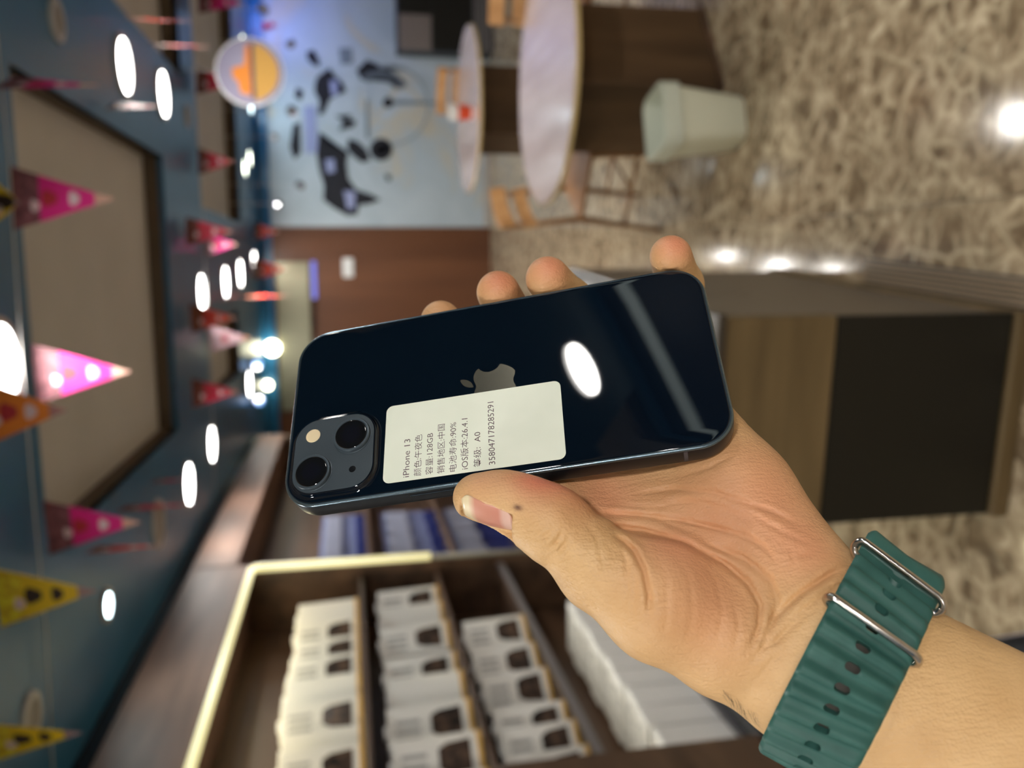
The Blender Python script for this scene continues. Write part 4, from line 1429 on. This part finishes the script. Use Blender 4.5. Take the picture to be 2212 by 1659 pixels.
# thumb nail: a curved plate seated in the nail bed
m_nail = mat('thumb_nail', srgb(214, 156, 132), .28, 0, .5, coat=.15)
NN, NL, NB_ = nodes_of(m_nail)
tcn = NN.new('ShaderNodeTexCoord')
sp = NN.new('ShaderNodeSeparateXYZ'); NL.new(tcn.outputs['Generated'], sp.inputs[0])
na = NN.new('ShaderNodeAttribute'); na.attribute_name = 'along'
rn = ramp(NN, [(0, srgb(226, 190, 176)), (.16, srgb(222, 184, 170)), (.26, srgb(205, 140, 122)), (.72, srgb(212, 150, 128)), (.86, srgb(232, 216, 180)), (1, srgb(226, 208, 168))])
NL.new(na.outputs['Fac'], rn.inputs[0]); NL.new(rn.outputs[0], NB_.inputs['Base Color'])
NS, NA = 22, 17
nv, al = [], []
for i in range(NS):
    s = i / (NS - 1)
    half = 6.5 * (1 - .16 * (1 - s) ** 2) * math.sqrt(max(0, 1 - (max(0, .2 - s) / .2) ** 2 * .75)) * math.sqrt(max(0.0, 1 - (max(0, s - .86) / .14) ** 2 * .45))
    for j in range(NA):
        b = (j / (NA - 1) * 2 - 1) * half
        h = TH[1][1] - .75 - (b / 6.5) ** 2 * 1.55 - (.5 * max(0, s - .55) / .45) + .35 * math.sin(s * math.pi)
        nv.append(NAIL0 + TAX * (s * 16.2 + .2) + TB * b + TD * h)
        al.append(s)
nf = [(i * NA + j, i * NA + j + 1, (i + 1) * NA + j + 1, (i + 1) * NA + j) for i in range(NS - 1) for j in range(NA - 1)]
nail = pydata('thumb_nail', [tuple(v * MM) for v in nv], nf, hand, m_nail, True)
at = nail.data.attributes.new('along', 'FLOAT', 'POINT')
at.data.foreach_set('value', np.array(al, np.float32))
sol = nail.modifiers.new('thickness', 'SOLIDIFY'); sol.thickness = .0006; sol.offset = 0
nail['label'] = 'pale pink thumbnail with whitish edge'

# fine dark hairs along the radial edge of the wrist
HR = np.random.RandomState(3)
f = HR.rand(36)
hx, hy = 1560 + 78 * f + HR.uniform(-8, 6, 36), 1508 + 57 * f + HR.uniform(-22, -8, 36)
hd = np.stack([vray(x, y) for x, y in zip(hx, hy)])
hd /= np.linalg.norm(hd, axis=1)[:, None]
hp_ = CAMP + hd * 150.
for _ in range(40):
    hp_ = hp_ + hd * hand_sdf(hp_, False)[:, None] * .9
hn = grad(hp_, lambda q: hand_sdf(q, False))
hn /= np.linalg.norm(hn, axis=1)[:, None]
ok = np.abs(hand_sdf(hp_, False)) < .5
bm = bmesh.new()
for p, n in zip(hp_[ok], hn[ok]):
    dirn = n * .5 + FAX * HR.uniform(.3, .9) - WM * HR.uniform(.1, .6)
    ln = HR.uniform(3, 6)
    q = [p + dirn * ln * t - n * ln * .45 * t * t for t in (0, .35, .7, 1)]
    bm_tube(bm, [tuple(x * MM) for x in q], [.00003, .000027, .000022, .00001], 4)
hr = bm_obj('arm_hair', bm, hand, mat('arm_hair', (.03, .022, .016, 1), .5), True)
hr['kind'] = 'stuff'
# ------------------------------------------------------------------ watch strap round the wrist
HOLES = [(1941, 1279), (1924, 1297.7), (1904.7, 1323), (1882.6, 1352), (1861.5, 1399), (1838.8, 1440), (1817, 1483), (1798, 1526), (1779.7, 1567.7), (1764, 1607), (1752, 1643)]


def coarse(P):
    return hand_sdf(np.atleast_2d(P), False)


def trace(px, py):
    d = vray(px, py)
    d = d / np.linalg.norm(d)
    p = CAMP + d * 150.
    for _ in range(60):
        p = p + d * float(coarse(p)[0]) * .9
    return p


hp = np.array([trace(*h) for h in HOLES[2:10]])
wc = W0 + FAX * ((hp.mean(0) - W0) @ FAX)
u_, s_, vt = np.linalg.svd(hp - hp.mean(0))
SN = vt[2] if vt[2] @ FAX > 0 else -vt[2]                   # strap plane normal, along the forearm
SN = SN * .55 + FAX * .45
SN /= np.linalg.norm(SN)
cen = wc + SN * ((hp.mean(0) - wc) @ SN)
e1 = WM - SN * (WM @ SN); e1 /= np.linalg.norm(e1)
e2 = np.cross(SN, e1)
if e2 @ WN < 0:
    e2 = -e2
NTH = 360
ang = np.arange(NTH) * 2 * math.pi / NTH
dirs = np.cos(ang)[:, None] * e1 + np.sin(ang)[:, None] * e2
rr = np.full(NTH, 40.)
prof = []
for off in (-12., 0., 12.):                                  # follow the wrist at both rims and the middle
    r = np.full(NTH, 10.)
    for _ in range(60):
        r = r - coarse(cen + SN * off + dirs * r[:, None]) * .9
    k = np.ones(25) / 25
    r2 = np.convolve(np.concatenate([r[-24:], r, r[:24]]), k, 'same')[24:-24]
    prof.append(np.maximum(r, r2) + 1.05)
prof = np.array(prof)


def strap_pt(th, t, h):
    """th angle, t across (mm), h height over the skin"""
    w = np.clip(t / 12., -1, 1)
    r = np.where(w < 0, np.interp(th, ang, prof[0], period=2 * math.pi) * -w + np.interp(th, ang, prof[1], period=2 * math.pi) * (1 + w),
                 np.interp(th, ang, prof[2], period=2 * math.pi) * w + np.interp(th, ang, prof[1], period=2 * math.pi) * (1 - w))
    return cen + SN * np.asarray(t)[..., None] + (np.cos(th)[..., None] * e1 + np.sin(th)[..., None] * e2) * (r + h)[..., None]


ctr = strap_pt(ang, ang * 0, ang * 0)
seg = np.linalg.norm(np.roll(ctr, -1, 0) - ctr, axis=1)
arc = np.concatenate([[0], np.cumsum(seg)])                  # arc length at angle
ARC_T = arc[-1]


def th_of(s):
    return np.interp(np.mod(s, ARC_T), arc, np.concatenate([ang, [2 * math.pi]]))


def arc_of_px(px, py):
    X, Y = to_px(strap_pt(ang, ang * 0, ang * 0 + 2.5))
    vis = np.sin(ang) > -.2
    i = np.argmin(np.where(vis, (X - px) ** 2 + (Y - py) ** 2, 1e12))
    return arc[i]


SH = [arc_of_px(*h) for h in HOLES]
PER = (SH[9] - SH[4]) / 5.0
if PER < 0:
    SH = SH[::-1]
    PER = -PER
S_REF = SH[5]
m_strap = mat('strap_rubber', srgb(36, 84, 76), .48, 0, .35)
noise_color(m_strap, 90, [(.35, srgb(44, 84, 78)), (.65, srgb(56, 98, 91))], 3)
m_steel = mat('strap_steel', srgb(205, 200, 196), .16, 1.0)

watch = empty('watch_strap')
watch.matrix_world = PHONE_M
tag(watch, 'dark green ridged rubber watch strap with oval holes and two steel loops on the wrist', 'watch strap')
HALF = 11.8


def strap_mesh(name, s0, s1, hfun, holes=True, m=m_strap, half=HALF, base=.1, ds=.5, dt=.55):
    ns, nt = int((s1 - s0) / ds) + 1, int(2 * half / dt) + 1
    s = np.linspace(s0, s1, ns)
    t = np.linspace(-half, half, nt)
    S_, T_ = np.meshgrid(s, t, indexing='ij')
    # stadium holes at every period, snapped so that their rim is smooth
    ph = (S_ - S_REF) / PER
    k = np.round(ph)
    ls = (ph - k) * PER
    hole = np.hypot(ls, np.maximum(np.abs(T_) - .95, 0)) - 1.05
    if holes:
        near = np.abs(hole) < .42
        gs = ls / np.maximum(np.hypot(ls, np.maximum(np.abs(T_) - .95, 0)), 1e-6)
        gt = np.sign(T_) * np.maximum(np.abs(T_) - .95, 0) / np.maximum(np.hypot(ls, np.maximum(np.abs(T_) - .95, 0)), 1e-6)
        S_ = np.where(near, S_ - gs * hole, S_)
        T_ = np.where(near, T_ - gt * hole, T_)
    H = hfun(S_, T_)
    th = th_of(S_)
    top = strap_pt(th, T_, H)
    bot = strap_pt(th, T_, H * 0 + base)
    keep = np.ones((ns - 1, nt - 1), bool)
    if holes:
        hc = np.where(np.abs(hole) < .42, 0, hole)
        keep = ((hc[:-1, :-1] + hc[1:, :-1] + hc[:-1, 1:] + hc[1:, 1:]) / 4) >= -.001
        inner = (hole[:-1, :-1] <= .42) & (hole[1:, :-1] <= .42) & (hole[:-1, 1:] <= .42) & (hole[1:, 1:] <= .42) & (((hole[:-1, :-1] + hole[1:, :-1] + hole[:-1, 1:] + hole[1:, 1:]) / 4) < 0)
        keep &= ~inner
    idx = np.arange(ns * nt).reshape(ns, nt)
    q = np.stack([idx[:-1, :-1], idx[1:, :-1], idx[1:, 1:], idx[:-1, 1:]], -1)[keep]
    n0 = ns * nt
    faces = [tuple(x) for x in q] + [tuple(x[::-1] + n0) for x in q]
    # walls along every boundary edge
    ed = {}
    for f in q:
        for a, b in ((f[0], f[1]), (f[1], f[2]), (f[2], f[3]), (f[3], f[0])):
            ed[(a, b)] = 1
    for (a, b) in ed:
        if (b, a) not in ed:
            faces.append((b, a, a + n0, b + n0))
    V_ = np.concatenate([top.reshape(-1, 3), bot.reshape(-1, 3)]) * MM
    used = np.unique(np.array([i for f in faces for i in f]))
    remap = -np.ones(len(V_), int); remap[used] = np.arange(len(used))
    o = pydata(name, V_[used], [tuple(remap[list(f)]) for f in faces], watch, m, True)
    bm = bmesh.new(); bm.from_mesh(o.data)
    bmesh.ops.recalc_face_normals(bm, faces=bm.faces[:])
    bm.to_mesh(o.data); bm.free()
    o.data.set_sharp_from_angle(angle=math.radians(42))
    return o


def ridges(S_, T_):
    c = np.cos(2 * math.pi * (S_ - S_REF) / PER)
    e = np.clip((np.abs(T_) - (HALF - 1.6)) / 1.6, 0, 1)
    h = 3.05 + .85 * np.sign(c) * np.abs(c) ** .8
    return h - e ** 2 * (.75 + .5 * np.maximum(c, 0))


strap_mesh('strap', 0, ARC_T, ridges, base=1.0)
strap_mesh('strap_hole_shade', SH[1], SH[-1] + 12, lambda a, b: a * 0 + .8, holes=False, m=mat('strap_hole_shade', srgb(58, 54, 48), .6), half=6.0, base=.15, ds=1.5, dt=2.0)  # inner layer, dark brown to put shade into the holes
# steel loops
def steel_loop(px, py, tilt=0.0, h0=1.2, h1=5.6, half=13.0, r=1.12):
    s = arc_of_px(px, py)
    pts = []
    for a, b in rrect(2 * half, h1 - h0, (h1 - h0) / 2 - .01, 8, 0, (h0 + h1) / 2):
        pts.append((a, b))
    t = np.array([p[0] for p in pts]); h = np.array([p[1] for p in pts])
    th = th_of(s + t * tilt)
    P = strap_pt(th, t, h)
    return tube('steel_loop', [tuple(p * MM) for p in P], r * MM, m_steel, watch, 10, True)


steel_loop(1886, 1364)
steel_loop(1957, 1266, h1=6.2, half=13.2)
# folded end of the strap beyond the outer loop: smooth, riding on the layer below
sA = arc_of_px(1963, 1262)
lo_s, hi_s = (sA - 26, sA) if SH[-1] > SH[0] else (sA, sA + 26)


def fold(S_, T_):
    e = np.clip((np.abs(T_) - (HALF - 2.0)) / 2.0, 0, 1)
    k = np.clip(np.minimum(S_ - lo_s, hi_s - S_) / 3.0, 0, 1)
    return 3.6 + 5.2 * np.sqrt(k) - e ** 2 * 2.0


strap_mesh('strap_end', lo_s, hi_s, fold, holes=False, base=2.2)
print('strap period', PER, 'holes', [round(x, 1) for x in SH], 'total', ARC_T)
